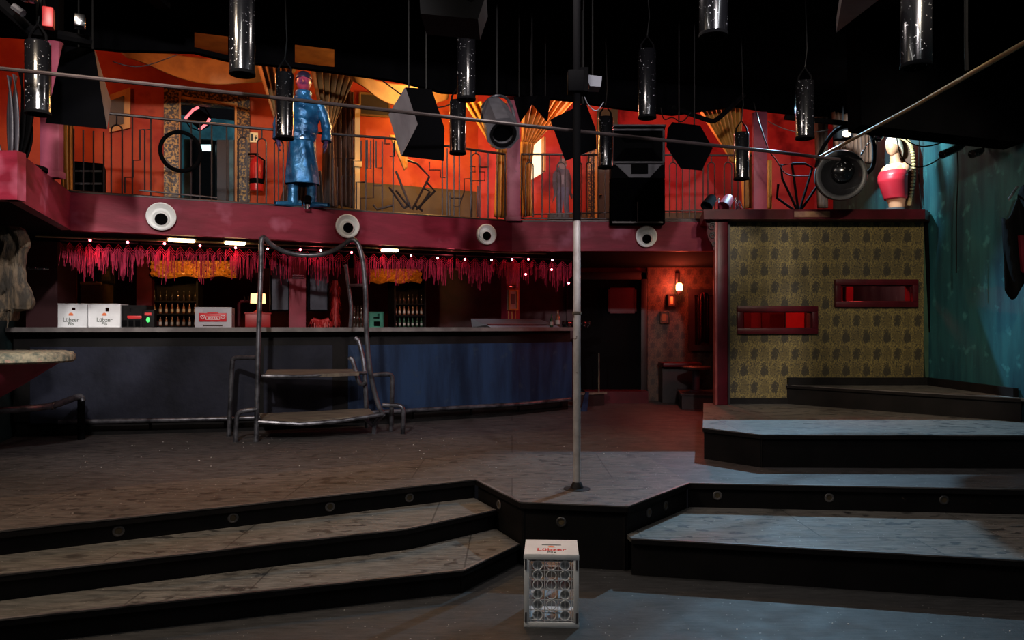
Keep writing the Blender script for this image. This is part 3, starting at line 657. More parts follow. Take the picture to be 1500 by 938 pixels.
# tufted amber pelmets
def pelmet(px0, px1, py0, py1, label, off=1.1):
    a, b = hitbar(px0, py0, off), hitbar(px1, py0, off); d = (b - a).normalized(); n = Vector((-d.y, d.x, 0)); n.z = 0; h = a.z - hitbar(px0, py1, off).z; w_ = (b - a).length; r_ = thing('tufted_pelmet', label, 'pelmet', (a + b) / 2)
    nu = 70; nv = 15; cols = w_ / .11; rows = h / .075
    def fn(u, v):
        x = u * cols; y = v * rows; f1 = abs(math.sin(PI * (x + y) / 1)) * abs(math.sin(PI * (x - y)))
        dp = .06 * f1 ** .6
        edge_ = min(1, 8 * min(v, 1 - v) + .15)
        sag = .03 * math.sin(PI * u * 2.5) ** 2 * (1 - v)
        return a + d * (u * w_) - n * dp * edge_ + Vector((0, 0, -h + v * h - sag))
    P(MB().grid(fn, nu, nv), 'padding', m_tuft, r_); P(MB().prism([a + n * .005, b + n * .005, b + n * .005 - Vector((0, 0, h)), a + n * .005 - Vector((0, 0, h))], n * .03), 'backing_board', m_dark, r_)
    bt = MB()
    for i in range(int(cols * 2)):
        for j in range(int(rows * 2)):
            if (i + j) % 2 == 0: bt.ball(a + d * ((i + .5) * w_ / int(cols * 2)) - n * .012 - Vector((0, 0, h * (j + .5) / int(rows * 2))), .014, 6)
    P(bt, 'buttons', m_dark, r_)
pelmet(222, 346, 382, 405, 'glowing amber tufted pelmet at the left under the two white ceiling lights')
pelmet(540, 616, 394, 413, 'dim amber tufted pelmet partly behind the fringe right of the steps')

# fringe valances and string of red lights
def valance(px0, px1, nstr, label, seed):
    nstr = int(nstr * .95); rnd = random.Random(seed); r_ = thing('fringe_valance', label, 'fringe', zat(onF((px0 + px1) / 2, 0, .42), 2.2), 0, 'macrame fringes above the bar')
    hd = MB(); st = MB(); N_ = int((px1 - px0) / 14)
    def top(px): return onF(px, 352 + (px - 85) * .0385, .42)
    P(MB().tube([top(px0), top((px0 + px1) / 2), top(px1)], .008, 6), 'rod', m_dark, r_)
    for i in range(N_):        # netted zigzag heading
        x0 = px0 + (px1 - px0) * i / N_; x1 = px0 + (px1 - px0) * (i + 1) / N_; xm = (x0 + x1) / 2
        for k in range(3):
            dz = Vector((0, 0, -.02 - .028 * k)); lo = Vector((0, 0, -.085 - .028 * k))
            hd.tube([top(x0) + dz, top(xm) + lo, top(x1) + dz], .0035, 4, caps=False)
    for i in range(nstr):
        x = px0 + (px1 - px0) * rnd.random(); t = top(x); ph = (x - px0) / 14 % 1; z0 = -.03 - .10 * (1 - abs(2 * ph - 1)); L = rnd.uniform(.10, .26) + .06 * math.sin(x * .11)
        j = Vector((rnd.uniform(-.01, .01), rnd.uniform(-.03, .03), 0)); a = t + Vector((0, j.y, z0)); b = a + Vector((0, 0, -max(L, .05))) + j
        r0 = rnd.uniform(.0014, .0027); st.tube([a, (a + b) / 2 + Vector((rnd.uniform(-.006, .006), 0, 0)), b], [r0, r0, r0 * 1.3], 4, caps=False)
    P(hd, 'netting', m_rope, r_); o = P(st, 'strands', m_rope, r_); o['kind'] = 'stuff'
valance(88, 202, 210, 'dark red macrame fringe at the left end of the bar, nearest the white crates', 1)
valance(206, 380, 240, 'dark red macrame fringe in front of the amber pelmet at left', 2)
valance(388, 512, 130, 'thin red fringe above the crimson pillar and the steel steps', 3)
valance(518, 664, 230, 'bright red patterned macrame fringe right of the steel steps', 4)
valance(668, 838, 330, 'bright red shaggy fringe at the right end of the bar by the pole', 5)
r_ = thing('light_string', 'string of small red bulbs along the top of the fringes', 'string lights', zat(onF(460, 0, .3), 2.4))
BL = [(132, 352), (187, 355), (241, 357), (293, 360), (345, 363), (392, 365), (440, 366), (470, 367), (515, 370), (602, 375), (641, 378), (681, 380), (720, 381), (750, 380), (774, 380), (809, 381), (808, 395), (770, 402), (833, 415)]
P(MB().tube([onF(x, y - 2, .30) for x, y in BL[:16]], .004, 5), 'cable', m_cable, r_)
for x, y in BL: q = onF(x, y, .30); P(MB().ball(q, .013, 10), 'bulb', m_bulb, r_)
solo(MB().tube([onF(x, 346 + (x - 50) * .0345, .25) for x in (52, 200, 400, 560, 700, 800)], .012, 8), 'conduit', m_brass, 'thin brass conduit running under the gallery front above the fringe', 'conduit')
for x, y, w_, lb in ((266, 352.5, .26, 'lit flat ceiling lamp above the amber pelmet, left of its twin'), (344.5, 356.5, .21, 'lit flat ceiling lamp left of the steel steps'), (571, 367, .19, 'bright lit ceiling lamp under the gallery right of the steel steps')):
    q = onF(x, y, .18); r_ = thing('ceiling_lamp', lb, 'ceiling lamp', q); ang = math.atan2(FD.y, FD.x)
    P(MB().box(q, (w_, .11, .028), rz=ang, bev=.01), 'diffuser', m_tubeL, r_); P(MB().box(zat(q, (q.z + ZB + .02) / 2 + .008), (w_ + .03, .13, max(.012, ZB + .02 - q.z - .014)), rz=ang), 'housing', m_dark, r_)
q = U(985, 371.5, 10.1); r_ = thing('ceiling_lamp', 'round lit downlight under the gallery above the red wall lamp', 'ceiling lamp', q)
P(MB().lathe([(.001, 0), (.06, .004), (.075, .02), (.075, .03)], 20, None, q), 'diffuser', M('orange downlight', (.9, .5, .3), emit=(1, .36, .16), es=5), r_)
P(MB().lathe([(.076, .0), (.095, .004), (.095, .03), (.076, .03)], 20, None, q), 'housing', m_dred, r_)

# ------------------------------------------------------------------ alcove right of the bar
r_ = thing('door_1', 'dark door with a red lit pane in the recess right of the bar', 'door', (1.6, 12.30, ZU + .2)); r_['kind'] = 'structure'
P(MB().box((1.61, 12.30, 1.52), (.98, .05, 1.84)), 'leaf', m_black, r_)
P(MB().box((1.80, 12.262, 2.08), (.40, .02, .36)), 'pane', M('red lit pane', (.05, .005, .008), .3, emit=(1, .05, .06), es=.006), r_)
mb = MB()
for c, s in (((1.80, 12.255, 2.275), (.46, .02, .03)), ((1.80, 12.255, 1.885), (.46, .02, .03)), ((1.585, 12.255, 2.08), (.03, .02, .42)), ((2.015, 12.255, 2.08), (.03, .02, .42))): mb.box(c, s)
P(mb, 'pane_frame', m_dred, r_)
mb = MB()
for c, s in (((1.07, 12.27, 1.54), (.10, .1, 2.0)), ((2.15, 12.27, 1.54), (.10, .1, 2.0)), ((1.61, 12.27, 2.48), (1.18, .1, .12))): mb.box(c, s, bev=.006)
P(mb, 'door_frame', m_dark, r_)
solo(MB().slab([(1.15, 11.85), (2.15, 11.85), (2.15, 12.24), (1.15, 12.24)], ZU, ZU + .19), 'door_step', m_dred, 'dark red step in front of the door in the recess', 'step')
r_ = thing('low_barrier', 'dark red barrier with a pale edge between the bar end and the door', 'barrier', (1.1, 11.6, ZU))
P(MB().slab([(.95, 11.3), (1.42, 11.55), (1.42, 11.63), (.95, 11.5)], ZU, .62), 'base', m_dark, r_); P(MB().tube([(1.33, 11.5, .63), (1.33, 11.5, 1.25)], .012, 8), 'upright', m_bark, r_)
P(MB().slab([(.93, 11.27), (1.46, 11.53), (1.46, 11.66), (.93, 11.52)], .62, .645), 'edge', m_wood, r_)
r_ = thing('foot_prop', 'short blue angled foot rail bracket past the end of the bar', 'bracket', (1.05, 11.1, ZU))
P(MB().prism([onz(851, 603, ZU), onz(860, 603, ZU), U(863, 575, 11.2), U(858, 575, 11.2)], (0, .08, 0)), 'plate', m_navy, r_)
q = U(995, 421, 12.16); r_ = thing('wall_lamp', 'lit wall lamp glowing on the red wallpaper right of the door', 'wall lamp', q)
P(MB().lathe([(.045, -.055), (.055, -.02), (.052, .035), (.035, .065)], 20, None, q), 'glass_shade', m_sconce, r_)
P(MB().box(q + Vector((0, .01, -.085)), (.075, .06, .055), bev=.006).tube([q + Vector((0, .05, .14)), q + Vector((0, .02, .10)), q + Vector((0, 0, .06))], .014, 8).tube([q + Vector((0, 0, -.11)), q + Vector((0, 0, -.135))], .012, 8), 'bracket', m_dark, r_)
P(MB().box(q + Vector((0, .11, .15)), (.07, .03, .18), bev=.006), 'back_plate', m_dark, r_)
def Lp(px, py, off=0): return U(px, py, 12.26 + off)
flat_panel(978, 990, 431, 449, 0, 'framed_picture', m_brown, 'small framed print just below the lit wall lamp', 'picture', frame=(.018, m_dark), inner=(m_cream, .35, .65, .2, .8), ln=Lp)
flat_panel(967, 981, 456, 474, 0, 'framed_picture', m_brown, 'small faded print below the other, above the red bench', 'picture', frame=(.012, m_bark), inner=(m_ochre, .2, .6, .2, .8), ln=Lp)
flat_panel(1009, 1062, 424, 514, -.05, 'framed_mirror', M('mirror glass', (.02, .01, .01), .08, 0), 'dark framed mirror right of the lit wall lamp', 'mirror', frame=(.09, m_dark), ln=Lp)
mb = MB()
for i in range(2):
    p0 = U(1029 + 0 * i, 432, 12.12); mb.grid(lambda u, v: p0 + Vector((-.06 + .17 * u, .02 * math.sin(u * 22), -.02 - .80 * v + .06 * math.sin(u * 3))), 20, 8)
solo(mb, 'mirror_cloth', m_dred, 'dark red cloth hanging in front of the dark mirror', 'cloth', thick=.006)
r_ = thing('wall_bench', 'dark bench with a red seat below the red wallpaper', 'bench', (2.6, 12, ZU))
P(MB().box((2.68, 12.0, 1.05), (.62, .42, .07), bev=.02), 'seat', m_dred, r_); P(MB().box((2.68, 12.08, .72), (.58, .30, .56)), 'base', m_dark, r_)
p = Vector((2.78, 11.35, .67)); r_ = thing('side_table', 'round dark table on a blue grey post beside the wallpapered wall', 'table', p)
P(MB().lathe([(.001, .33), (.20, .33), (.22, .345), (.22, .375), (.20, .385), (.001, .385)], 24, None, p), 'table_top', m_dark, r_); P(MB().lathe([(.10, 0), (.10, .015), (.055, .03), (.055, .33)], 16, None, p), 'post', m_pan, r_)
solo(MB().slab([(2.50, 11.05), (3.3, 10.9), (3.3, 11.8), (2.62, 11.8)], ZU, .645).slab([(2.47, 11.02), (3.3, 10.87), (3.3, 11.8), (2.6, 11.8)], .645, .67), 'low_podium', m_dark, 'low dark podium under the round table in the recess', 'podium')
# ------------------------------------------------------------------ wallpapered booth at the right
YB = 9.0
def B(px, py, dy=0): return U(px, py, YB + dy)
x0, x1 = B(1066, 0).x, B(1353, 0).x; zb, zt_ = .726, B(0, 318).z
wb = []
for a, b_, c_, d_ in ((1078, 1197, 449, 489), (1221, 1343, 410, 450)):
    p, q = B(a + 9, d_ - 8), B(b_ - 9, c_ + 8); wb.append((p.x, q.x, p.z, q.z))
root = thing('booth_wall', 'freestanding wall covered in gold and black patterned wallpaper, with two red framed slots', 'partition', ((x0 + x1) / 2, YB, zb))
mb = MB(); xs = sorted({x0, x1, *[v for w_ in wb for v in w_[:2]]}); zs = sorted({zb, zt_, *[v for w_ in wb for v in w_[2:]]})
for xa, xb in zip(xs, xs[1:]):
    for za, zc_ in zip(zs, zs[1:]):
        cx_, cz_ = (xa + xb) / 2, (za + zc_) / 2
        if any(w_[0] < cx_ < w_[1] and w_[2] < cz_ < w_[3] for w_ in wb): continue
        mb.prism([(xa, YB, za), (xb, YB, za), (xb, YB, zc_), (xa, YB, zc_)], (0, .10, 0))
P(mb, 'wallpaper', m_paper, root)
P(MB().box(((x0 + x1) / 2 - .3, YB + .05, zb + .035), (x1 - x0 - .6, .12, .07)), 'plinth', m_riser, root)
a, b_ = B(1346, 0), B(1366, 0)
P(MB().prism([B(1342, 320, .01), B(1355, 320, .01), B(1368, 556, .01), B(1356, 556, .01)], (0, .1, 0)), 'end_strip', M('green end strip', (.035, .085, .05), .6, c2=(.02, .05, .03), scale=4), root)
P(MB().prism([B(1354, 308, -.02), B(1359, 308, -.02), B(1369, 562, -.02), B(1366, 562, -.02)], (0, .1, 0)), 'dark_edge', m_black, root)
P(MB().prism([(x0 - .01, YB - .06, zb), (x0 + .01, YB - .06, zb), (x0 + .01, YB - .06, zt_), (x0 - .01, YB - .06, zt_)], (0, .1, 0)), 'bead', m_dark, root)
for (xa, xb, za, zc_), lab in zip(wb, ('lower left slot window in the wallpapered wall, framed dark red', 'upper right slot window in the wallpapered wall, framed dark red')):
    r_ = thing('slot_window', lab, 'window', ((xa + xb) / 2, YB, za), 0, 'slot windows in the wallpapered wall'); fw = .068
    mb = MB()
    for c, s in ((((xa + xb) / 2, YB - .02, za - fw / 2), (xb - xa + 2 * fw, .06, fw)), (((xa + xb) / 2, YB - .02, zc_ + fw / 2), (xb - xa + 2 * fw, .06, fw)), ((xa - fw / 2, YB - .02, (za + zc_) / 2), (fw, .06, zc_ - za)), ((xb + fw / 2, YB - .02, (za + zc_) / 2), (fw, .06, zc_ - za))): mb.box(c, s, bev=.005)
    P(mb, 'frame', m_dred, r_)
    mb = MB()
    for c, s in ((((xa + xb) / 2, YB + .06, za + .004), (xb - xa, .12, .008)), (((xa + xb) / 2, YB + .06, zc_ - .004), (xb - xa, .12, .008)), ((xa + .004, YB + .06, (za + zc_) / 2), (.008, .12, zc_ - za)), ((xb - .004, YB + .06, (za + zc_) / 2), (.008, .12, zc_ - za))): mb.box(c, s)
    P(mb, 'lining', m_dred, r_)
# what the slots look into: a red room with boards and a lit panel
struct(MB().wall((3.12, 11.3), (4.98, 11.3), ZU, 2.6, .08), 'wall_booth', M('booth red wall', (.16, .012, .015), .6, c2=(.10, .008, .01), scale=3))
for px0, px1, py0, py1, mt, lb in ((1149, 1180, 446, 482, m_red, 'red board with a wooden edge seen through the lower slot'), (1116, 1128, 440, 495, m_dred, 'dark red strip seen through the lower slot, left of the red board'), (1286, 1302, 418, 440, m_red, 'bright red panel seen through the upper slot'), (1240, 1250, 415, 450, m_cred, 'narrow pinkish red panel at the left of the upper slot'), (1262, 1266, 405, 455, m_dark, 'dark upright seen through the upper slot'), (1332, 1336, 405, 455, m_cred, 'thin red upright at the right of the upper slot'), (1090, 1100, 440, 495, m_dred, 'dark red upright at the left of the lower slot')):
    flat_panel(px0, px1, py0, py1, 0, 'booth_panel', mt, lb, 'panel', th=.03, ln=lambda px, py, off: U(px, py, 10.9), frame=(.018, m_dark) if px1 - px0 > 14 else None)
# roof slab and corner post with carved bracket
root = thing('booth_roof', 'dark red roof slab on top of the wallpapered wall, edge scuffed pale', 'roof slab', (3.7, 8.9, 2.95))
za, zc_ = U(0, 321, 8.75).z, U(0, 307, 8.75).z
P(MB().slab([(U(1031, 0, 8.75).x, 8.75), (U(1355, 0, 8.75).x, 8.75), (4.98, 8.95), (4.98, 9.38), (2.35, 9.38)], za, zc_), 'slab', m_dred, root)
P(MB().box((U(1190, 0, 8.74).x, 8.746, (za + zc_) / 2), (.42, .008, .07), bev=.003), 'worn_patch', M('bare wood patch', (.22, .11, .05), .6, c2=(.10, .02, .015), scale=6), root)
root = thing('corner_post', 'dark red corner post at the left edge of the wallpapered wall', 'post', U(1057, 0, 8.85) * Vector((1, 1, 0)) + Vector((0, 0, .726)) if False else Vector((U(1057, 0, 8.85).x, 8.85, .726)))
xa, xb = U(1051, 0, 8.85).x, U(1066, 0, 8.85).x
P(MB().box(((xa + xb) / 2, 8.92, (.726 + za) / 2), (xb - xa, .14, za - .726), bev=.008), 'shaft', m_dred, root)
P(MB().box((xa - .012, 8.9, (.726 + za) / 2), (.03, .10, za - .726), bev=.004), 'edge_strip', M('red strip painted lit', (.30, .06, .05), .4, c2=(.20, .03, .03), scale=6), root)  # brightly lit edge of the post, put into a lighter red
mb = MB(); bp = []
for px, py in ((1033, 322), (1050, 322), (1050, 368), (1045, 366), (1043, 358), (1038, 350), (1036, 340), (1037, 332)): bp.append(U(px, py, 8.88))
mb.prism(bp, (0, .05, 0)); P(mb, 'bracket', m_dred, root, label='carved scroll bracket under the slab')
for px, py, r in ((1043, 332, .05), (1044, 345, .042), (1046, 358, .03)):
    q = U(px, py, 8.87); P(MB().tube([q + Vector((r * math.cos(t) * (1 - t / 14), -.005, r * math.sin(t) * (1 - t / 14))) for t in [k * .5 for k in range(20)]], .008, 6), 'scroll', m_dark, root, parent=[o for o in root.children if o.name.startswith('bracket')][0] if root.children else None)

# ------------------------------------------------------------------ steel steps with rails
root = thing('steel_steps', 'black steel tube steps with tall curved handrails in front of the bar', 'steps', (-2.2, 8.1, ZU))
def pl(*a): return [U(*q) for q in a]
def smooth(pts, it=2):
    for _ in range(it):
        o = [pts[0]]
        for a, b in zip(pts, pts[1:]): o += [a.lerp(b, .25), a.lerp(b, .75)]
        o.append(pts[-1]); pts = o
    return pts
P(MB().tube(smooth(pl((375, 648, 7.88), (376, 620, 7.9), (379, 480, 7.95), (383, 380, 8.0), (382, 350, 8.02), (387, 347, 8.05), (398, 360, 8.15), (425, 373, 8.3), (470, 375, 8.35), (500, 362, 8.3), (514, 350, 8.28), (524, 354, 8.27), (532, 380, 8.27), (536, 430, 8.27), (536, 480, 8.28), (541, 540, 8.3), (552, 590, 8.33), (561, 607, 8.35))), .027, 10), 'handrail', m_steel, root)
P(MB().tube(smooth(pl((548, 637, 8.5), (549, 620, 8.5), (561, 607, 8.35))), .027, 8), 'leg', m_steel, root)
P(MB().tube(smooth(pl((506, 388, 8.75), (512, 430, 8.75), (515, 452, 8.75), (513, 480, 8.75))), .022, 8), 'rear_rail', m_steel, root)
P(MB().tube(pl((513, 418, 8.75), (536, 418, 8.27)), .017, 8), 'rung', m_steel, root)
P(MB().tube(smooth(pl((520, 495, 8.72), (526, 500, 8.72), (533, 530, 8.7), (535, 560, 8.68), (538, 627, 8.7))), .026, 8), 'rear_leg', m_steel, root)
P(MB().tube(smooth(pl((511, 527, 8.6), (515, 524, 8.6), (520, 540, 8.6), (525, 560, 8.6), (530, 564, 8.62), (536, 560, 8.64))), .026, 8), 'hook', m_steel, root)
def hoop(pts, nm='side_hoop'): P(MB().tube(smooth(pl(*pts), 2), .025, 10), nm, m_steel, root)
hoop([(335, 640, 8.3), (337, 600, 8.3), (340, 530, 8.28), (342, 525, 8.28), (350, 524, 8.25), (378, 524, 8.1)])
hoop([(345, 648, 7.88), (346, 615, 7.88), (349, 605, 7.88), (356, 602, 7.88), (377, 600, 7.9)])
hoop([(545, 550, 8.32), (568, 548, 8.42), (574, 550, 8.45), (575, 558, 8.45), (573, 631, 8.68)])
hoop([(560, 594, 8.35), (584, 594, 8.4), (590, 597, 8.4), (591, 605, 8.4), (590, 636, 8.48)])
P(MB().tube(pl((377, 618, 7.9), (440, 622, 7.95), (500, 617, 8.1), (561, 607, 8.35)), .022, 8), 'tread_bar', m_steel, root)
P(MB().tube(pl((378, 551, 8.0), (440, 552, 8.05), (537, 546, 8.68)), .02, 8), 'tread_bar', m_steel, root)
P(MB().tube(pl((531, 612, 8.25), (546, 624, 8.5)), .018, 8), 'strut', m_steel, root)
def board(p, th): 
    q = pl(*p); P(MB().prism(q, (0, 0, -th)), 'tread', m_wood, root)
board([(385, 616, 7.95), (440, 618, 8.02), (550, 607, 8.32), (540, 598, 8.72), (455, 603, 8.62), (380, 606, 8.5)], .035)
board([(388, 548, 8.02), (440, 549, 8.07), (526, 546, 8.5), (522, 541, 8.78), (392, 541.5, 8.5)], .035)

# ------------------------------------------------------------------ left corner
root = thing('tapered_counter', 'dark red tapered counter with a speckled padded top at the left edge', 'counter', (-4.5, 6.5, ZU))
def oval(z, x1, yc, hy, x0=-5.1):
    out = [(x0, yc - hy, z)]
    for k in range(11): a = -PI / 2 + PI * k / 10; out.append((x1 - hy * .8 + hy * .8 * math.cos(a), yc + hy * math.sin(a), z))
    return out + [(x0, yc + hy, z)]
zs_ = [(1.365, -3.98, .40), (1.335, -3.95, .43), (1.352, -3.93, .45), (1.40, -3.93, .45), (1.425, -3.95, .43), (1.435, -4.0, .38)]
mb = MB(); rings = [oval(z, x, 6.62, h) for z, x, h in zs_[1:]]; n = len(rings[0])
vs = [v for r_ in rings for v in r_]; mb.add(vs, [(i * n + k, i * n + (k + 1) % n, (i + 1) * n + (k + 1) % n, (i + 1) * n + k) for i in range(len(rings) - 1) for k in range(n)] + [tuple(range(n))[::-1], tuple((len(rings) - 1) * n + k for k in range(n))])
P(mb, 'padded_top', m_mosaic, root)
rings = [oval(z, x, 6.62, h) for z, x, h in ((.98, -4.62, .18), (1.14, -4.35, .28), (1.335, -4.05, .40))]
mb = MB(); vs = [v for r_ in rings for v in r_]; mb.add(vs, [(i * n + k, i * n + (k + 1) % n, (i + 1) * n + (k + 1) % n, (i + 1) * n + k) for i in range(2) for k in range(n)] + [tuple(range(n))[::-1]])
P(mb, 'flared_body', m_cred, root); P(MB().box((-4.92, 6.62, .71), (.4, .30, .54)), 'base', m_black, root)
root = thing('guard_rail', 'thick dark pipe guard rail bent beside the left end of the bar', 'guard rail', (-4.9, 7.9, ZU))
P(MB().tube(smooth([U(-20, 603, 7.0), U(40, 599, 7.25), U(78, 595, 7.55), U(112, 582, 8.0), U(119, 581, 8.05), U(121, 588, 8.05)], 1), .034, 12), 'rail', m_steel, root); q = U(119, 585, 8.05); P(MB().tube([q, zat(q, ZU)], .036, 12), 'upright', m_black, root)
P(MB().lathe([(.034, -.02), (.04, -.015), (.04, .015), (.034, .02)], 12, Matrix.Rotation(PI / 2, 4, 'Y'), U(78, 595, 7.55)), 'joint', m_steel, root)
# hanging bark
def bark(pxl, pxr, pyt, pyb, Y, label, seed):
    rnd = random.Random(seed); a, b = U(pxl, pyt, Y), U(pxr, pyb, Y); w_, h = b.x - a.x, a.z - b.z
    def edge_(v):  # ragged width with height
        return .5 + .42 * math.sin(PI * min(1, .15 + v * .9)) + .05 * math.sin(v * 17) + .02 * math.sin(v * 41)
    def fn(u, v):
        e = edge_(v) * (w_ / 2) * (.25 if v < .12 else 1); ang = 2 * PI * u; x = math.cos(ang) * e + .05 * math.sin(v * 9); y = math.sin(ang) * .10 * (1 + .35 * math.sin(u * 44 + 2 * math.sin(v * 7)))
        x += .012 * math.sin(v * 19 + math.cos(ang) * 3)
        return Vector(((a.x + b.x) / 2 + x, Y + y, b.z + v * h))
    mb = MB().grid(fn, 28, 50, True)
    r_ = thing('hanging_bark', label, 'wood', (a.x, Y, b.z)); P(mb, 'bark', m_bark, r_)
    mb = MB()
    for k in range(14):
        x = a.x + w_ * rnd.uniform(.1, .8); z0 = b.z + h * rnd.uniform(.1, .45); mb.tube([Vector((x, Y - .08, z0 + .25)), Vector((x + .03, Y - .1, z0)), Vector((x - .02, Y - .06, z0 - h * rnd.uniform(.1, .35)))], [.02, .018, .004], 6)
    P(mb, 'root_strands', m_bark, r_)
bark(-30, 47, 333, 470, 6.55, 'weathered lump of bark hanging below the balcony wing at the left edge', 3)
# ------------------------------------------------------------------ foreground crate
def lattice_crate():
    W, H, D = .30, .40, .29; p = onz(809, 920, 0)
    r_ = thing('beer_crate', 'white beer crate stood on end on the floor in front of the stage point', 'crate', (p.x - .005, p.y, 0), R(-3.0))
    mb = MB(); e1 = (1, 0, 0); e2 = (0, 1, 0); e3 = (0, 0, 1); th = .010
    framed_wall(mb, (0, D / 2, H - th), e1, e2, e3, W, D, th, (-.055, .055, .03, .055))
    framed_wall(mb, (0, D / 2, 0), e1, e2, e3, W, D, th, (-.055, .055, .03, .055))
    for s in (-1, 1): framed_wall(mb, (s * W / 2 - (th if s > 0 else 0), D / 2, H / 2), e2, e3, e1, D, H - 2 * th, th, (.03, .055, -.055, .055))
    P(mb, 'shell', m_white, r_, world=False)
    rb = MB(); fw = .030
    for c, s in (((0, .004, H - fw / 2), (W + .004, .010, fw)), ((0, .004, fw / 2), (W + .004, .010, fw)), ((-W / 2 + fw / 2, .004, H / 2), (fw, .010, H - 2 * fw)), ((W / 2 - fw / 2, .004, H / 2), (fw, .010, H - 2 * fw))): rb.box(c, s, bev=.003)
    P(rb, 'rim', m_white, r_, world=False)
    for sx in (-1, 1):
        for z in (.345, .055): P(MB().box((sx * (W / 2 - .010), -.002, z), (.011, .004, .055)), 'stacking_lug', m_grey, r_, world=False)
    gr = MB(); X = [-.075, 0, .075]; Z = [.065, .122, .180, .232, .285, .340]
    iw, ih = W / 2 - fw, H - 2 * fw
    for x in (-.112, -.0375, .0375, .112): gr.box((x, .008, H / 2), (.0035, .006, ih))
    for z in (.040, .094, .151, .206, .258, .312, .362): gr.box((0, .008, z), (2 * iw, .006, .0035))
    for x in X:
        for z in Z: gr.tube([(x + .026 * math.cos(t), .007, z + .026 * math.sin(t)) for t in [2 * PI * k / 18 for k in range(18)]], .003, 5, closed=True)
    for x in X: gr.box((x, .008, H / 2), (.002, .005, ih))
    for z in (.151, .258): gr.box((0, .008, z), (2 * iw, .005, .003))
    P(gr, 'bottom_lattice', m_white, r_, world=False)
    for x in (-.075, .075):
        for z in (.065, .122, .180, .285, .340):
            P(MB().lathe([(.027, .0), (.022, .022), (.010, .036), (.001, .037)], 16, Matrix.Rotation(-PI / 2, 4, 'X'), (x, .010, z)), 'bottle_cup', m_white, r_, world=False)
    dv = MB()
    for z in (.206,): dv.box((0, .11, z), (W - .03, .18, .006))
    for x in (-.0375, .0375): dv.box((x, .15, H / 2), (.004, .20, H - .03))
    for z in (.122, .285): dv.box((0, .17, z), (W - .03, .16, .004))
    P(dv, 'dividers', m_white, r_, world=False)
    emblem(r_, (0, .146, H + .0008), .020, (0, 0, 0)); text('Lübzer', .066, m_inkr, r_, (0, .094, H + .0005), (0, 0, 0), sx=.9); text('Pils', .045, m_ink, r_, (0, .045, H + .0005), (0, 0, 0), sx=.9)
    return r_
lattice_crate()
# litter on the floors
rnd = random.Random(5); mb = MB()
for i in range(95):
    if i < 30: x, y = rnd.uniform(-2.2, 3.6), rnd.uniform(3.7, 4.95); z = 0
    else: x, y = rnd.uniform(-4, 1.2), rnd.uniform(6.2, 8.2); z = ZU + .001
    if z == 0 and (x < -.0 or y > 4.5): y = rnd.uniform(3.6, 4.2); x = rnd.uniform(-.6, 3.2)
    if z == 0 and y > 4.2 - .0: continue
    s = rnd.uniform(.002, .007) * (1.6 if i % 9 == 0 else 1); a = rnd.random() * 6; c, q = math.cos(a) * s, math.sin(a) * s
    mb.prism([(x + c, y + q, z), (x - q, y + c, z), (x - c * .6, y - q * .7, z), (x + q * .5, y - c, z)], (0, 0, .003))
solo(mb, 'floor_litter', m_litter, 'white scraps and dust flecks scattered over the dark floors', 'litter', kind='stuff', org=(0, 6, 0))
# ------------------------------------------------------------------ white nozzles in the fascia
for px, py, r, dx, dy, lb in ((236, 318, .143, 0, 3, 'white round air nozzle on the crimson front, left of the blue statue'), (508, 332, .136, 0, 2, 'white round air nozzle directly above the tall curved handrail'),
                      (711, 344, .128, -1, 2, 'white round air nozzle just left of the pink middle post'), (946, 347, .135, 0, 3, 'white round air nozzle below the black loudspeaker stack')):
    q = onF(px, py, 0); n = -FN if px < 750 else Vector((0, -1, 0)); m = Vector((0, 0, 1)).rotation_difference(n).to_matrix().to_4x4()
    r_ = thing('air_nozzle', lb, 'air nozzle', q, 0, 'white nozzles along the gallery front')
    P(MB().lathe([(r * .30, .004), (r * .62, .012), (r * .80, .045), (r * .90, .060), (r * .99, .052), (r, .03), (r * .96, 0)], 36, m, q), 'dish', m_enamel, r_)
    q2 = onF(px + dx, py + dy, 0); ax = (n + Vector((dx * .03, 0, -dy * .05))).normalized(); m2 = Vector((0, 0, 1)).rotation_difference(ax).to_matrix().to_4x4()
    o = P(MB().lathe([(r * .60, .0), (r * .58, .035), (r * .50, .062), (r * .42, .072)], 28, m2, q2), 'ball_jet', m_enamel, r_)
    P(MB().lathe([(.0, .076), (r * .40, .076), (r * .43, .070)], 24, m2, q2), 'nozzle_opening', m_black, r_, parent=o)

# ------------------------------------------------------------------ railings
RO = .20
def rl(pts, r, mb): mb.tube([onF(x, y, RO) for x, y in pts], r, 6)
def arch(x0, x1, yt, yb, mb, r):
    xm = (x0 + x1) / 2; ra = (x1 - x0) / 2
    rl([(x0, yb)] + [(xm - ra * math.cos(PI * k / 8), yt + ra * (1 - math.sin(PI * k / 8))) for k in range(9)] + [(x1, yb)], r, mb); rl([(xm, yt), (xm, ytop(xm))], r, mb)
def ytop(x): return 160 + (x - 100) * .1035 if x < 750 else 227
def ybot(x): return 281 + (x - 105) * .0655 if x < 750 else 319
r_ = thing('balcony_railing', 'black wrought iron railing with varied bar patterns, left of the middle pink post', 'railing', (-2, 8.6, ZT))
mb = MB(); rl([(88, 159), (375, 188), (575, 203), (740, 226)], .016, mb); rl([(100, 280), (375, 299), (741, 323)], .013, mb); rl([(204, 279), (318, 290)], .009, mb)
P(mb, 'rails', m_iron, r_)
bars = []
mb = MB(); BR = .0085
for x in (108, 122, 137, 152, 194, 221, 265, 280, 293, 310, 332, 408, 421, 536, 560, 576, 648, 655, 665, 673, 690, 715, 728): rl([(x, ytop(x) + (28 if x < 160 else 0)), (x, ybot(x))], BR, mb)
rl([(740, ytop(740)), (740, ybot(740))], .012, mb)
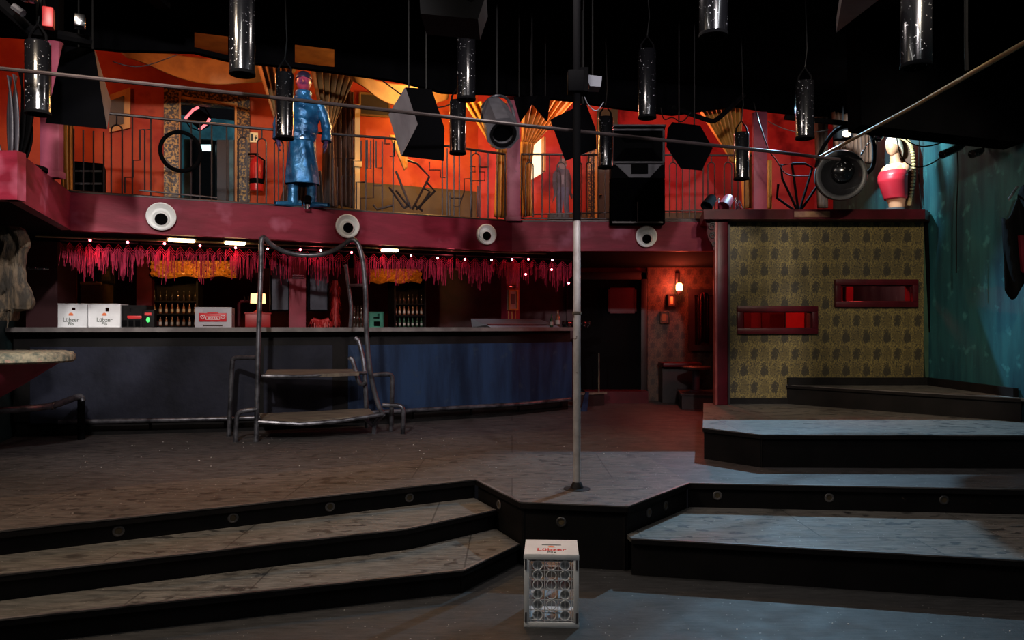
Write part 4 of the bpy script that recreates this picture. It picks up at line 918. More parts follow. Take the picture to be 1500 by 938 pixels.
arch(163, 179, 183, ybot(170), mb, BR); arch(349, 362, 201, ybot(355), mb, BR); arch(377, 390, 203, ybot(383), mb, BR); arch(402, 415, 206, ybot(408), mb, BR); arch(691, 703, 225, ybot(697), mb, BR)
for pl_ in ([(212, 280), (212, 190), (222, 190)], [(183, 283), (183, 260), (195, 260), (195, 235), (205, 235), (205, 190), (212, 190)], [(488, 302), (488, 232), (500, 232), (500, 205)], [(494, 304), (494, 245)], [(501, 305), (501, 258), (513, 258), (513, 305)], [(518, 306), (518, 236), (529, 236), (529, 206)],
            [(507, 300), (507, 232), (518, 232)], [(522, 306), (522, 267), (535, 267)], [(528, 308), (528, 290), (547, 290), (547, 204)], [(547, 272), (560, 272)], [(538, 205), (538, 247), (543, 247), (543, 206)], [(551, 206), (551, 246), (559, 246)], [(564, 204), (564, 211), (571, 211)], [(571, 229), (578, 229), (578, 206)],
            [(629, 237), (629, 249), (645, 249), (645, 260), (652, 260)], [(688, 244), (696, 244), (696, 252), (689, 252), (689, 265), (710, 265), (710, 252), (702, 252), (702, 245), (715, 245)], [(691, 265), (691, 317)], [(700, 272), (700, 318)], [(658, 290), (675, 290)], [(664, 303), (672, 303), (680, 282), (680, 262), (690, 262)], [(659, 282), (659, 316)]): rl(pl_, BR, mb)
P(mb, 'bars', m_iron, r_)
mb = MB()
for pl_ in ([(597, 235), (611, 240), (629, 259), (604, 307)], [(580, 251), (602, 306)], [(570, 274), (592, 305)], [(580, 279), (599, 303)], [(625, 267), (637, 280), (610, 307)], [(621, 276), (630, 281), (614, 305)], [(547, 300), (552, 307), (575, 301)], [(608, 301), (619, 309)], [(592, 305), (599, 301)]): rl(pl_, .014, mb)
P(mb, 'fan_ornament', m_iron, r_)
q = onF(264.5, 222, RO - .04); P(MB().tube([q + FD * .195 * math.cos(2 * PI * k / 40) + Vector((0, 0, .205 * math.sin(2 * PI * k / 40))) for k in range(40)], .021, 8, closed=True), 'tyre_hoop', m_black, r_, label='black tyre hoop fixed to the railing in front of the gilt doorway')
r_ = thing('balcony_railing', 'black iron railing with arched bars, between the pink post and the wallpapered wall', 'railing', (1.2, 9.6, ZT))
mb = MB(); rl([(763, 226), (1122, 228)], .014, mb); rl([(763, 320), (1100, 322)], .012, mb); rl([(780, 314), (1035, 308)], .009, mb); P(mb, 'rails', m_iron, r_)
mb = MB()
for x in (763.5, 794, 805, 869, 877, 886, 1000, 1010, 1018, 1030, 1103): rl([(x, 227), (x, 320)], BR, mb)
for a, b in ((770, 781), (816, 828), (844, 852), (859, 866), (981, 991), (1037, 1047), (1061, 1072), (1081, 1091)): arch(a, b, 238, 318, mb, BR)
P(mb, 'bars', m_iron, r_)

# ------------------------------------------------------------------ gallery interior
# gilt doorway
r_ = thing('gilt_doorframe', 'broad gilt mosaic frame around the doorway with the cold blue light', 'door frame', zat((d0 + d1) / 2, ZT))
def gq(pts, off0, th, mt, nm, **k): P(MB().prism([onG(x, y, off0) for x, y in pts], dn_ * th), nm, mt, r_, **k)
gq([(240, 132), (262, 134), (262, 300), (240, 300)], -.08, .1, m_gilt, 'jamb'); gq([(347, 150), (366, 146), (366, 308), (347, 308)], -.08, .1, m_gilt, 'jamb'); gq([(240, 126), (366, 142), (366, 160), (240, 148)], -.09, .1, m_gilt, 'lintel')
gq([(262, 140), (348, 152), (348, 156), (262, 144)], -.13, .06, m_gold, 'gold_bead'); gq([(344, 150), (347, 150), (347, 300), (344, 300)], -.13, .06, m_gold, 'gold_bead'); gq([(262, 134), (265, 134), (265, 290), (262, 290)], -.13, .06, m_gold, 'gold_bead')
def cor(px, py, dd): return hit(px, py, d0, d1, dd)
r_ = thing('neon_hexagon', 'broken hexagon of red neon tube hanging in the gilt doorway', 'neon sign', cor(285, 170, .5))
P(MB().tube([cor(x, y, .5) for x, y in ((271, 174), (283, 161), (291, 157))], .018, 8), 'neon_tube', M('pink red neon', (.9, .2, .2), .3, emit=(1, .18, .2), es=1.6), r_); P(MB().tube([cor(x, y, .5) for x, y in ((292, 190), (303, 181), (307, 174))], .018, 8), 'neon_tube', bpy.data.materials['pink red neon'], r_)
P(MB().tube([cor(x, y, .53) for x, y in ((271, 176), (278, 186), (292, 192), (305, 185), (309, 172), (300, 158), (290, 155))], .010, 6), 'frame', m_black, r_); P(MB().prism([cor(x, y, .56) for x, y in ((274, 174), (292, 160), (307, 170), (306, 180), (292, 190))], dn_ * .02), 'back_plate', m_black, r_)
r_ = thing('lit_transom', 'small bright cold lit pane at the end of the corridor in the gilt doorway', 'window', cor(300, 215, 2.1))
P(MB().prism([cor(x, y, 2.1) for x, y in ((290, 212), (309, 212), (309, 221), (292, 221))], dn_ * .04), 'pane', M('cold lit pane', (.8, 1, 1), .4, emit=(.7, 1, 1), es=1.3), r_); P(MB().prism([cor(x, y, 2.12) for x, y in ((280, 206), (318, 206), (318, 300), (280, 300))], dn_ * .04), 'dark_door', m_black, r_)
r_ = thing('corridor_locker', 'dark locker standing at the right inside the gilt doorway', 'locker', cor(335, 300, 1.0))
P(MB().prism([cor(x, y, .7) for x, y in ((318, 205), (350, 205), (350, 320), (318, 320))], dn_ * .4), 'body', m_dark, r_); P(MB().prism([cor(x, y, .68) for x, y in ((336, 205), (342, 205), (342, 320), (336, 320))], dn_ * .03), 'edge', m_bteal, r_)
# picture at left, exit sign, extinguisher, crates
def quad_on(pts, Ys): return [U(x, y, Y) for (x, y), Y in zip(pts, Ys)]
r_ = thing('framed_picture', 'ochre framed picture on the orange wall behind the big left loudspeaker', 'picture', U(175, 160, 8.8))
pts = [(160, 194), (191, 187), (191, 128), (160, 139)]; P(MB().prism([onG(x, y, -.06) for x, y in pts], dn_ * .03), 'frame', m_gold, r_); pts = [(160, 187), (181, 181), (181, 140), (160, 148)]; P(MB().prism([onG(x, y, -.075) for x, y in pts], dn_ * .02), 'picture', m_khaki, r_)
r_ = thing('exit_sign', 'small green and white exit sign on the orange wall right of the gilt doorway', 'sign', onG(372, 201, -.03))
P(MB().prism([onG(x, y, -.03) for x, y in ((366, 208), (378, 208.5), (378, 194.5), (366, 194))], dn_ * .025), 'plate', M('pale sign plate', (.8, .55, .25), .4, emit=(1, .7, .3), es=.25), r_)
mb = MB()
for pts in ([(367, 206), (371, 206), (371, 196), (367, 196)], [(373, 203), (377, 203), (377, 201), (373, 201)], [(373.6, 206), (374.6, 206), (375.6, 198), (374.6, 198)]): mb.prism([onG(x, y, -.036) for x, y in pts], dn_ * .006)
P(mb, 'pictogram', m_grn, r_)
q = zat(onG(376, 0, -.16), ZT + .0); zq = onG(376, 281, -.16).z; q = zat(q, max(zq, ZT)); r_ = thing('fire_extinguisher', 'red fire extinguisher standing by the orange wall below the exit sign', 'fire extinguisher', q)
P(MB().lathe([(.001, 0), (.085, .005), (.09, .03), (.09, .36), (.075, .42), (.035, .45), (.03, .47)], 20, None, q), 'body', m_ext, r_); P(MB().tube([q + Vector((0, 0, .46)), q + Vector((0, 0, .50))], .02, 8).box(q + Vector((-.05, 0, .51)), (.14, .03, .02)), 'valve', m_black, r_); P(MB().tube([q + Vector((.02, 0, .48)), q + Vector((.11, -.02, .42)), q + Vector((.10, -.02, .15))], .012, 8), 'hose', m_black, r_); P(MB().lathe([(.092, .10), (.092, .17)], 20, None, q), 'band', m_black, r_)
p0, p1 = onF(108, 283, .7), onF(152, 283, .7)
r_ = thing('drawer_unit', 'dark open drawer unit behind the railing bars at the far left', 'drawers', zat((p0 + p1) / 2, ZT)); hh = onF(130, 238, .7).z - ZT; dd = (p1 - p0)
P(MB().prism([zat(p0, ZT), zat(p1, ZT), zat(p1, ZT + hh), zat(p0, ZT + hh)], FN * .4), 'carcass', m_black, r_)
for k in range(3): P(MB().prism([zat(p0, ZT + .06 + k * hh / 3.3) - FN * .01 + dd * .05, zat(p0, ZT + .06 + k * hh / 3.3) - FN * .01 + dd * .95, zat(p0, ZT + .08 + k * hh / 3.3) - FN * .01 + dd * .95, zat(p0, ZT + .08 + k * hh / 3.3) - FN * .01 + dd * .05], FN * .02), 'drawer_edge', m_grey, r_)
# dark sign and pilasters on the centre wall
r_ = thing('dark_picture', 'dark brown picture high on the bright orange wall right of the cream post', 'picture', onG(549, 155, -.05))
P(MB().prism([onG(x, y, -.05) for x, y in ((528, 167), (569, 170), (569, 141), (528, 137))], FN * .03), 'panel', m_dark, r_); mb = MB()
for a, b in (((527, 168), (570, 171)), ((527, 136), (570, 140)), ((527, 136), (527, 168)), ((570, 140), (570, 171))): mb.tube([onG(*a, -.05), onG(*b, -.05)], .018, 6)
P(mb, 'frame', m_ochre, r_)
q = onG(523, 230, -.5); r_ = thing('cream_post', 'slim cream post lit brightly, right of the statue', 'post', zat(q, ZT)); P(MB().box(zat(q, (ZT + 4.72) / 2), (.07, .07, 4.72 - ZT), rz=.4), 'shaft', m_cream, r_); P(MB().box(zat(q, onG(519, 240, -.5).z), (.12, .12, .10), rz=.4, bev=.01), 'cap', m_cream, r_)
q0, q1 = onF(487, 300, .9), onF(574, 305, .9); solo(MB().prism([zat(q0, ZT + .02), zat(q1, ZT + .02), zat(q1, ZT + .10), zat(q0, ZT + .10)], FN * .4), 'gallery_bench', m_wood, 'long low wooden bench behind the railing right of the statue', 'bench')

# ------------------------------------------------------------------ curtains
def drape(TL, TR, BL, BR, Y0, Y1, name, mat, label, cat='curtain', folds=6, amp=.05, gather=0, bow=0, group=None, sag=0):
    A, B_, C_, D_ = U(*TL, Y0), U(*TR, Y1), U(*BL, Y0), U(*BR, Y1)
    n = (B_ - A).cross(Vector((0, 0, 1))).normalized()
    def fn(u, v):
        t = 1 - v; p = A.lerp(B_, u).lerp(C_.lerp(D_, u), t)
        p = p + n * amp * math.sin(u * folds * 2 * PI + .6 * math.sin(u * 9)) * (1 - gather * t)
        p = p + Vector((bow * math.sin(PI * t), 0, -sag * math.sin(PI * u) * (.2 + .8 * t)))
        return p
    return solo(MB().grid(fn, max(24, folds * 10), 18), name, mat, label, cat, group, thick=.012)
drape((86, 160), (108, 160), (91, 284), (107, 284), 7.6, 7.7, 'curtain', m_gold, 'narrow orange gold curtain strip beside the left pink post', folds=3, amp=.025)
drape((165, 66), (440, 92), (185, 84), (430, 108), 8.5, 9.9, 'ceiling_swag', m_ochre, 'wide dull ochre swag under the gallery ceiling above the gilt doorway', 'swag', folds=2, amp=.05, sag=.22)
drape((376, 92), (425, 100), (402, 176), (420, 182), 9.0, 9.3, 'curtain', m_ochre, 'ochre gathered drape behind the hanging tube left of the statue', folds=5, amp=.05, gather=.6)
drape((425, 245), (470, 250), (410, 296), (474, 303), 8.72, 8.8, 'curtain', m_brown, 'brown cloth hanging behind the legs of the blue statue', folds=4, amp=.03)
drape((455, 100), (519, 112), (474, 190), (487, 190), 9.2, 9.6, 'curtain', m_ochre, 'ochre curtain gathered to a tie right of the statue, upper half', folds=6, amp=.06, gather=.7)
drape((476, 186), (486, 186), (470, 302), (492, 305), 9.25, 9.4, 'curtain', m_brown, 'dark brown curtain tail falling from the tie right of the statue', folds=3, amp=.04)
drape((487, 130), (517, 135), (489, 300), (517, 305), 10.2, 10.4, 'curtain', m_brown, 'wide dark brown curtain behind the tied ochre one', folds=4, amp=.05)
drape((508, 108), (660, 128), (515, 118), (655, 146), 9.1, 10.2, 'ceiling_swag', m_ochre, 'ochre swag under the gallery ceiling above the bright orange wall', 'swag', folds=2, amp=.04, sag=.20)
drape((570, 198), (598, 200), (592, 250), (596, 246), 9.9, 10.0, 'pennant', m_gold, 'yellow pointed cloth hanging below the big grey loudspeaker', 'cloth', folds=1, amp=.02)
drape((680, 150), (742, 150), (720, 215), (744, 225), 9.9, 10.0, 'curtain', m_gold, 'gold curtain swept to the left side of the middle pink post', folds=6, amp=.05, gather=.5)
drape((728, 214), (741, 214), (724, 318), (742, 320), 9.95, 10.0, 'curtain', m_gold, 'lower tail of the gold curtain left of the middle pink post', folds=3, amp=.03)
drape((765, 140), (840, 148), (764, 208), (782, 212), 9.9, 10.2, 'curtain', m_gold, 'gold curtain gathered to the right side of the middle pink post', folds=7, amp=.06, gather=.6)
drape((763, 208), (782, 210), (766, 318), (780, 316), 9.8, 9.9, 'curtain', m_gold, 'gold curtain tail falling beside the cardboard figure', folds=3, amp=.03, bow=-.03)
drape((1010, 140), (1088, 140), (1072, 238), (1084, 240), 9.95, 10.1, 'curtain', m_gold, 'fan pleated gold curtain gathered above the red panel', folds=9, amp=.05, gather=.7)
drape((1084, 222), (1104, 222), (1088, 305), (1104, 305), 9.85, 9.95, 'curtain', m_gold, 'gold curtain tail left of the magenta post', folds=3, amp=.03)
drape((1192, 172), (1212, 172), (1198, 305), (1212, 305), 10.0, 10.1, 'curtain', m_brown, 'narrow brown curtain behind the round searchlight', folds=3, amp=.04)
drape((1218, 165), (1285, 175), (1225, 235), (1282, 240), 9.6, 9.7, 'fringe_curtain', m_brown, 'brown stranded curtain above the round searchlight', folds=11, amp=.05)
drape((1124, 235), (1130, 235), (1124, 306), (1130, 306), 9.6, 9.65, 'curtain', m_gold, 'thin gold curtain edge right of the magenta post', folds=1, amp=.02)

# bright panel, cardboard figure, gilt strip, green door
r_ = thing('bright_panel', 'bright cream panel beside the gold curtain on the red wall', 'window', U(785, 235, 11.5))  # flat cream panel that glows by emission
P(MB().prism([U(x, y, Y) for x, y, Y in ((772, 265, 11.5), (793, 252, 11.3), (793, 203, 11.3), (772, 222, 11.5))], (.03, .04, 0)), 'pane', M('cream glowing panel', (.9, .8, .6), .5, emit=(1, .85, .55), es=1.25), r_)
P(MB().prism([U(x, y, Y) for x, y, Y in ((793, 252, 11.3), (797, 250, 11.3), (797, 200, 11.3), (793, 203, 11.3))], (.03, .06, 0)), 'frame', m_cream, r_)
m_cut = M('faded print figure', (.17, .11, .13), .6, c2=(.10, .065, .085), scale=9); m_cut2 = M('faded violet trousers print', (.17, .13, .21), .6, c2=(.11, .09, .14), scale=9)
r_ = thing('cardboard_figure', 'life size cardboard cutout of a standing man behind the railing by the pole', 'cutout', zat(U(823, 318, 9.95), ZT)); Yc = 9.95
P(MB().prism([U(x, y, Yc) for x, y in ((808, 300), (812, 283), (809, 268), (810, 255), (815, 247), (819, 245), (820, 241), (828, 241), (829, 246), (834, 250), (837, 262), (837, 283), (840, 286), (838, 292), (834, 284), (832, 275), (817, 275), (815, 285))], (0, .03, 0)), 'coat_print', m_cut, r_)
P(MB().prism([U(x, y, Yc - .004) for x, y in ((815, 274), (833, 274), (834, 300), (835, 323), (828, 323), (825, 292), (822, 323), (815, 323))], (0, .03, 0)), 'trousers_print', m_cut2, r_)
P(MB().lathe([(.001, 0), (.055, 0), (.055, .034), (.001, .034)], 18, Matrix.Rotation(PI / 2, 4, 'X'), U(824, 241, Yc + .03), 1.3), 'face_print', M('faded face print', (.30, .20, .20), .6), r_)
P(MB().prism([U(x, y, Yc - .006) for x, y in ((822, 256), (826, 256), (825.5, 270), (823, 270))], (0, .03, 0)), 'shirt_print', M('faded shirt print', (.34, .25, .27), .6), r_)
q0 = U(804, 312, 9.9); P(MB().box(zat(U(818, 0, 9.93), ZT + .09), (.28, .16, .18), bev=.01), 'stand', m_grey, r_)
r_ = thing('gilt_strip', 'gilt mosaic strip right of the pole beside the dark green door', 'trim', zat(U(868, 0, 11.55), ZT)); P(MB().prism([U(x, y, 11.55) for x, y in ((861, 322), (875, 322), (875, 190), (861, 190))], (0, .06, 0)), 'strip', m_gilt, r_); P(MB().prism([U(x, y, 11.5) for x, y in ((872, 322), (875, 322), (875, 190), (872, 190))], (0, .06, 0)), 'bead', m_gold, r_)
r_ = thing('green_door', 'dark green door leaf beside the black loudspeaker stack', 'door', zat(U(890, 0, 11.6), ZT)); P(MB().prism([U(x, y, 11.6) for x, y in ((875, 325), (905, 325), (905, 160), (875, 160))], (0, .05, 0)), 'leaf', m_grn, r_); P(MB().box(U(878, 285, 11.58), (.05, .05, .03)).ball(U(880, 286, 11.55), .025, 8), 'handle', m_chrome, r_)

# ------------------------------------------------------------------ loudspeaker stack on the gallery edge
Ys = 9.22
r_ = thing('speaker_stack', 'tall black loudspeaker stack with a grey horn plate on the gallery edge', 'loudspeaker', (U(934, 0, Ys).x, Ys + .2, U(0, 328, Ys).z))
a, b = U(895, 328, Ys), U(974, 186, Ys); zm = U(0, 262, Ys).z
P(MB().prism([(a.x, Ys, a.z), (b.x, Ys, a.z), (b.x, Ys, zm - .01), (a.x, Ys, zm - .01)], (0, .17, 0)), 'sub_cabinet', m_spk, r_); P(MB().prism([(a.x, Ys, zm + .005), (b.x, Ys, zm + .005), (b.x, Ys, b.z), (a.x, Ys, b.z)], (0, .17, 0)), 'top_cabinet', m_black, r_)
P(MB().prism([U(x, y, Ys - .012) for x, y in ((899, 241), (972, 241), (972, 238), (952, 260), (922, 260), (899, 238))], (0, .02, 0)), 'horn_plate', m_grey, r_)
P(MB().box(U(937, 248, Ys - .02), (.205, .02, .115), bev=.005), 'badge_plate', m_black, r_)
mb = MB(); w_ = .02
for p, q in (((897, 190), (972, 190)), ((897, 238), (972, 238)), ((897, 190), (897, 238)), ((972, 190), (972, 238))): mb.tube([U(*p, Ys - .01), U(*q, Ys - .01)], .014, 6)
P(mb, 'grille_frame', m_grey, r_); mb = MB()
def horn(u, v): k = .25 + .75 * v; return Vector((U(935, 0, Ys).x + (u - .5) * .52 * k, Ys + .02 + .13 * (1 - v), U(0, 213, Ys).z + math.sin(u * PI * 2) * .0 + (.14 * k if False else 0)))
for sgn in (-1, 1): P(MB().prism([U(900, 213 + sgn * 22, Ys - .008), U(970, 213 + sgn * 22, Ys - .008), U(955, 213 + sgn * 4, Ys + .0), U(915, 213 + sgn * 4, Ys + .0)], (0, .01, 0)), 'horn_flare', m_spk, r_)
P(MB().box(U(934, 326, Ys), (.62, .03, .02)), 'foot_strip', m_iron, r_); P(MB().tube([U(934, 296, Ys - .005), U(934, 327, Ys - .005)], .006, 6), 'seam', m_grey, r_); P(MB().box(U(934, 185.5, Ys + .02), (b.x - a.x + .02, .12, .02)), 'lid', m_grey, r_)
# ------------------------------------------------------------------ hanging tube lamps
def tube_lamp(px, ytop_, ybot_, wpx, label, Y=None, dia=.16):
    Y = Y or dia * F / wpx; a, b = U(px, ytop_, Y), U(px, ybot_, Y); r = dia / 2 if Y is None else wpx * Y / F / 2
    L = a.z - b.z; r_ = thing('tube_lamp', label, 'hanging lamp', b, 0, 'black tube lamps hanging from the ceiling')
    P(MB().lathe([(r * .80, .05), (r * .84, .004), (r, 0), (r, L - .01), (r * .93, L), (.001, L + .004)], 32, None, b), 'housing', m_gloss, r_)
    P(MB().lathe([(r * .80, -.004), (r * 1.02, -.004), (r * 1.03, .012), (r * 1.0, .016)], 32, None, b), 'end_ring', m_black, r_)
    P(MB().lathe([(.001, .05), (r * .8, .05)], 24, None, b), 'inner_shade', m_black, r_)
    t = zat(b, b.z + L)
    P(MB().tube([t + Vector((-r * .8, 0, -.06)), t + Vector((-r * .7, 0, .05)), t + Vector((0, 0, .13)), t + Vector((r * .7, 0, .05)), t + Vector((r * .8, 0, -.06))], .009, 6), 'bracket', m_black, r_)
    P(MB().tube([t + Vector((0, 0, .12)), t + Vector((.02, 0, .3)), Vector((t.x, t.y, 4.74))], .006, 5), 'hanging_cable', m_cable, r_)
tube_lamp(55.5, 62, 167, 34, 'flaking black tube lamp hanging in front of the left pink post')
tube_lamp(355, -70, 109, 36, 'large glossy tube lamp cut off by the top edge above the gilt doorway')
tube_lamp(417, 108, 203, 26, 'black tube lamp hanging beside the head and shoulder of the blue statue')
tube_lamp(683, 36, 146, 27, 'upper and nearer of the two tube lamps by the big grey loudspeaker')
tube_lamp(670.5, 148, 225, 24, 'lower tube lamp just right of the big grey loudspeaker')
tube_lamp(1045, -80, 53, 41, 'large glossy tube lamp showing its open end ring at the top edge')
tube_lamp(948, 74, 173, 26, 'glossy tube lamp hanging above the black loudspeaker stack')
tube_lamp(887, 172, 246, 22, 'black tube lamp between the pole and the loudspeaker stack')
tube_lamp(1342, -90, 98, 42, 'largest tube lamp, spattered white, near the top right')
tube_lamp(1179, 120, 203, 26, 'tube lamp hanging before the red wall left of the round searchlight')
tube_lamp(1086, 195, 263, 22, 'small black tube lamp in front of the gold fan curtain')

# ------------------------------------------------------------------ hanging loudspeakers
def hang(name, label, front, Y, back, Yb, mf=m_spk, ms=m_black, cat='loudspeaker', handles=True, bolts=((0, 0),)):
    fp = [U(x, y, Y[i] if isinstance(Y, (list, tuple)) else Y) for i, (x, y) in enumerate(front)]; bp = [U(x, y, Yb) for x, y in back]; n = len(fp)
    zmin = min(p.z for p in fp + bp); c = sum(fp + bp, Vector()) / (2 * n)
    r_ = thing(name, label, cat, zat(c, zmin))
    mb = MB(); mb.add(fp + bp, [tuple(range(n, 2 * n))] + [(i, (i + 1) % n, n + (i + 1) % n, n + i) for i in range(n)]); P(mb, 'cabinet', ms, r_, smooth=False)
    cf = sum(fp, Vector()) / n; P(MB().prism([cf + (p - cf) * .995 for p in fp], (cf - c).normalized() * .015), 'front_cloth', mf, r_, smooth=False)
    hi = sorted(fp + bp, key=lambda p: -p.z)[:2]
    for p in hi: q = p.lerp(zat(c, p.z), .3); P(MB().tube([q - Vector((0, 0, .05)), Vector((q.x, q.y, 4.7))], .007, 6), 'hanging_chain', m_cable, r_)
    return r_
hang('hanging_speaker', 'large black wedge loudspeaker hanging at the far left beside the flaking tube lamp', [(92, 66), (138, 72), (157, 189), (67, 180)], 5.7, [(112, 74), (141, 78), (163, 150), (110, 140)], 6.2, ms=m_grey)
hang('hanging_speaker', 'big tilted loudspeaker with a light grey side facet hanging in the middle', [(612, 182), (588, 229), (650, 236), (651, 188), (632, 130), (594, 128)], 5.9, [(569, 168), (587, 227), (640, 228), (645, 190), (628, 130), (592, 130)], 6.35, ms=M('grey facet', (.16, .155, .17), .55, c2=(.11, .105, .12), scale=5))
hang('hanging_speaker', 'black wedge loudspeaker hanging right behind the upper pole', [(806, 176), (828, 236), (874, 218), (873, 190), (858, 150)], 6.6, [(812, 172), (832, 220), (868, 212), (868, 190), (855, 155)], 7.0)
hang('hanging_speaker', 'black angular loudspeaker hanging in front of the red panel', [(978, 188), (976, 215), (997, 247), (1028, 250), (1044, 217), (1026, 184), (985, 179)], 7.2, [(985, 190), (984, 212), (1002, 240), (1022, 242), (1035, 216), (1022, 188), (990, 184)], 7.6)
hang('hanging_speaker', 'small black wedge loudspeaker between the round spotlight and the pole', [(752, 142), (762, 180), (788, 140)], 7.0, [(757, 142), (765, 172), (784, 140)], 7.3)
hang('hanging_speaker', 'dark green sided small loudspeaker hanging just left of the pole', [(770, 141), (802, 180), (806, 141)], 7.6, [(772, 141), (797, 172), (802, 141)], 7.9, ms=m_grey)
# spotlight with round opening
r_ = thing('hanging_spotlight', 'dark octagonal spotlight with a round opening tilted down, left of the pink post', 'spotlight', U(735, 205, 7.0))
q0, q1 = U(722, 158, 7.05), U(737, 196, 6.6); ax = (q1 - q0).normalized(); m = Vector((0, 0, 1)).rotation_difference(ax).to_matrix().to_4x4(); L = (q1 - q0).length
P(MB().lathe([(.001, -.02), (.11, 0), (.13, .06), (.155, L), (.11, L + .002), (.10, L - .05), (.001, L - .05)], 8, m, q0), 'housing', m_grey, r_, smooth=False)
P(MB().lathe([(.001, L - .04), (.09, L - .04)], 20, m, q0), 'lens', m_spk, r_); P(MB().lathe([(.095, L - .01), (.115, L + .004), (.12, L + .012), (.095, L + .012), (.095, L - .01)], 24, m, q0), 'lens_ring', m_black, r_)
P(MB().tube(smooth(pl((706, 178, 6.85), (709, 150, 6.9), (728, 138, 7.0), (748, 146, 6.9), (757, 190, 6.75))), .014, 8), 'yoke', m_steel, r_); P(MB().tube([U(728, 138, 7.0), Vector((U(728, 0, 7.0).x, 7.0, 4.7))], .012, 6), 'hanger', m_cable, r_)
# round searchlight
r_ = thing('searchlight', 'large round black searchlight hanging above the wallpapered wall', 'searchlight', U(1232, 294, 8.2)); q = U(1232, 257, 8.2); rr = 36.5 * 8.2 / F
ax = Vector((-.12, -1, -.05)).normalized(); m = Vector((0, 0, 1)).rotation_difference(ax).to_matrix().to_4x4()
P(MB().lathe([(rr * .5, -.28), (rr * .8, -.22), (rr * .97, -.08), (rr, 0)], 40, m, q), 'housing', m_black, r_)
P(MB().lathe([(rr * .80, .012), (rr * .86, .022), (rr * .98, .020), (rr * 1.01, .006), (rr, -.01)], 40, m, q), 'rim', M('dark metal rim', (.035, .035, .038), .4, .3), r_)
P(MB().lathe([(.001, -.13), (rr * .3, -.12), (rr * .6, -.07), (rr * .82, .014)], 40, m, q), 'reflector', M('dark smoky reflector', (.022, .022, .025), .25, .4), r_)
q2 = q + m.to_3x3() @ Vector((.045, .05, -.10)); P(MB().lathe([(rr * .42, -.02), (rr * .43, .06), (rr * .34, .085), (.001, .095)], 28, m, q2), 'bulb_cap', m_gloss, r_)
P(MB().tube(smooth(pl((1196, 245, 8.25), (1200, 225, 8.25), (1222, 190, 8.3), (1245, 184, 8.35), (1275, 190, 8.3), (1281, 215, 8.25), (1280, 245, 8.2), (1270, 254, 8.2))), .022, 8), 'yoke', m_black, r_)
mb = MB()
for a, b in ((-.5, .5),): pass
cp = smooth(pl((1262, 226, 8.15), (1270, 212, 8.15), (1277, 205, 8.2), (1290, 196, 8.2), (1298, 188, 8.25)), 3)
for i in range(0, len(cp) - 1, 2):
    t = (cp[i + 1] - cp[i]).normalized(); s_ = t.orthogonal().normalized(); s_ = s_ if i % 4 else t.cross(s_)
    mb.tube([cp[i] + t * .016 * math.cos(k * PI / 4) + s_ * .010 * math.sin(k * PI / 4) for k in range(8)], .0035, 4, closed=True)
P(mb, 'safety_chain', m_chrome, r_)
P(MB().tube([U(1245, 184, 8.35), Vector((U(1245, 0, 8.35).x, 8.35, 4.74))], .018, 8), 'hanger', m_black, r_)
solo(MB().tube(pl((1150, 172, 8.3), (1230, 180, 8.35), (1302, 190, 8.4)), .030, 8), 'lighting_bar', m_black, 'black lighting bar above the round searchlight', 'bar')
q = U(1240, 196, 8.95); r_ = thing('bare_spotlight', 'burning pale spotlight in front of the brown stranded curtain', 'spotlight', q)
P(MB().ball(q, .045, 14, (1.2, .6, .9)), 'lit_lens', M('pale lit lens', (1, .8, .6), .4, emit=(1, .72, .5), es=1.6), r_); P(MB().box(q + Vector((.0, .10, .03)), (.2, .14, .16), bev=.02), 'housing', m_black, r_); P(MB().tube([q + Vector((0, .1, .1)), q + Vector((0, .1, .35))], .012, 6), 'hanger', m_black, r_)
for p0, p1, lb in (((1299, 186, 8.6), (1286, 203, 8.5), 'small black spotlight clamped right of the round searchlight, aimed at the bust'), ((1408, 214, 8.0), (1380, 227, 7.9), 'slim black spotlight pointing left on the teal wall'), ((1436, 222, 7.9), (1424, 226, 7.8), 'stubby black spotlight on the teal wall, right of the slim one')):
    a, b = U(*p0), U(*p1); r_ = thing('wall_spotlight', lb, 'spotlight', b, 0, 'small spotlights at the right'); ax = (b - a).normalized(); m = Vector((0, 0, 1)).rotation_difference(ax).to_matrix().to_4x4(); L = (b - a).length
    P(MB().lathe([(.001, -.02), (.035, 0), (.042, .03), (.042, L), (.036, L + .002), (.034, L - .02), (.001, L - .02)], 14, m, a), 'housing', m_gloss, r_); P(MB().tube([a + Vector((.03, 0, 0)), a + Vector((.05, .03, .10)), a + Vector((.05, .05, .22))], .014, 6), 'bracket', m_black, r_)
for x, lb in ((1039, 'black little spotlight lying on the left end of the roof slab'), (1064, 'pink lit little spotlight lying on the roof slab, right of the black one')):
    r_ = thing('roof_spotlight', lb, 'spotlight', zat(U(x, 0, 8.95), zc_), 0, 'little spotlights on the roof slab'); b = U(x - 4, 303, 8.9); a = U(x + 4, 290, 8.98); b.z = max(b.z, zc_ + .05); ax = (b - a).normalized(); m = Vector((0, 0, 1)).rotation_difference(ax).to_matrix().to_4x4(); L = (b - a).length
    P(MB().lathe([(.001, -.03), (.05, -.01), (.06, .02), (.075, L), (.066, L), (.05, L - .04), (.001, L - .04)], 16, m, a), 'housing', m_black if x < 1050 else m_cred, r_)
    P(MB().tube([zat(a, zc_ + .004) + Vector((.06, -.07, 0)), a + Vector((.08, -.0, 0)), zat(a, zc_ + .004) + Vector((-.06, .05, 0))], .009, 6), 'yoke', m_chrome, r_)
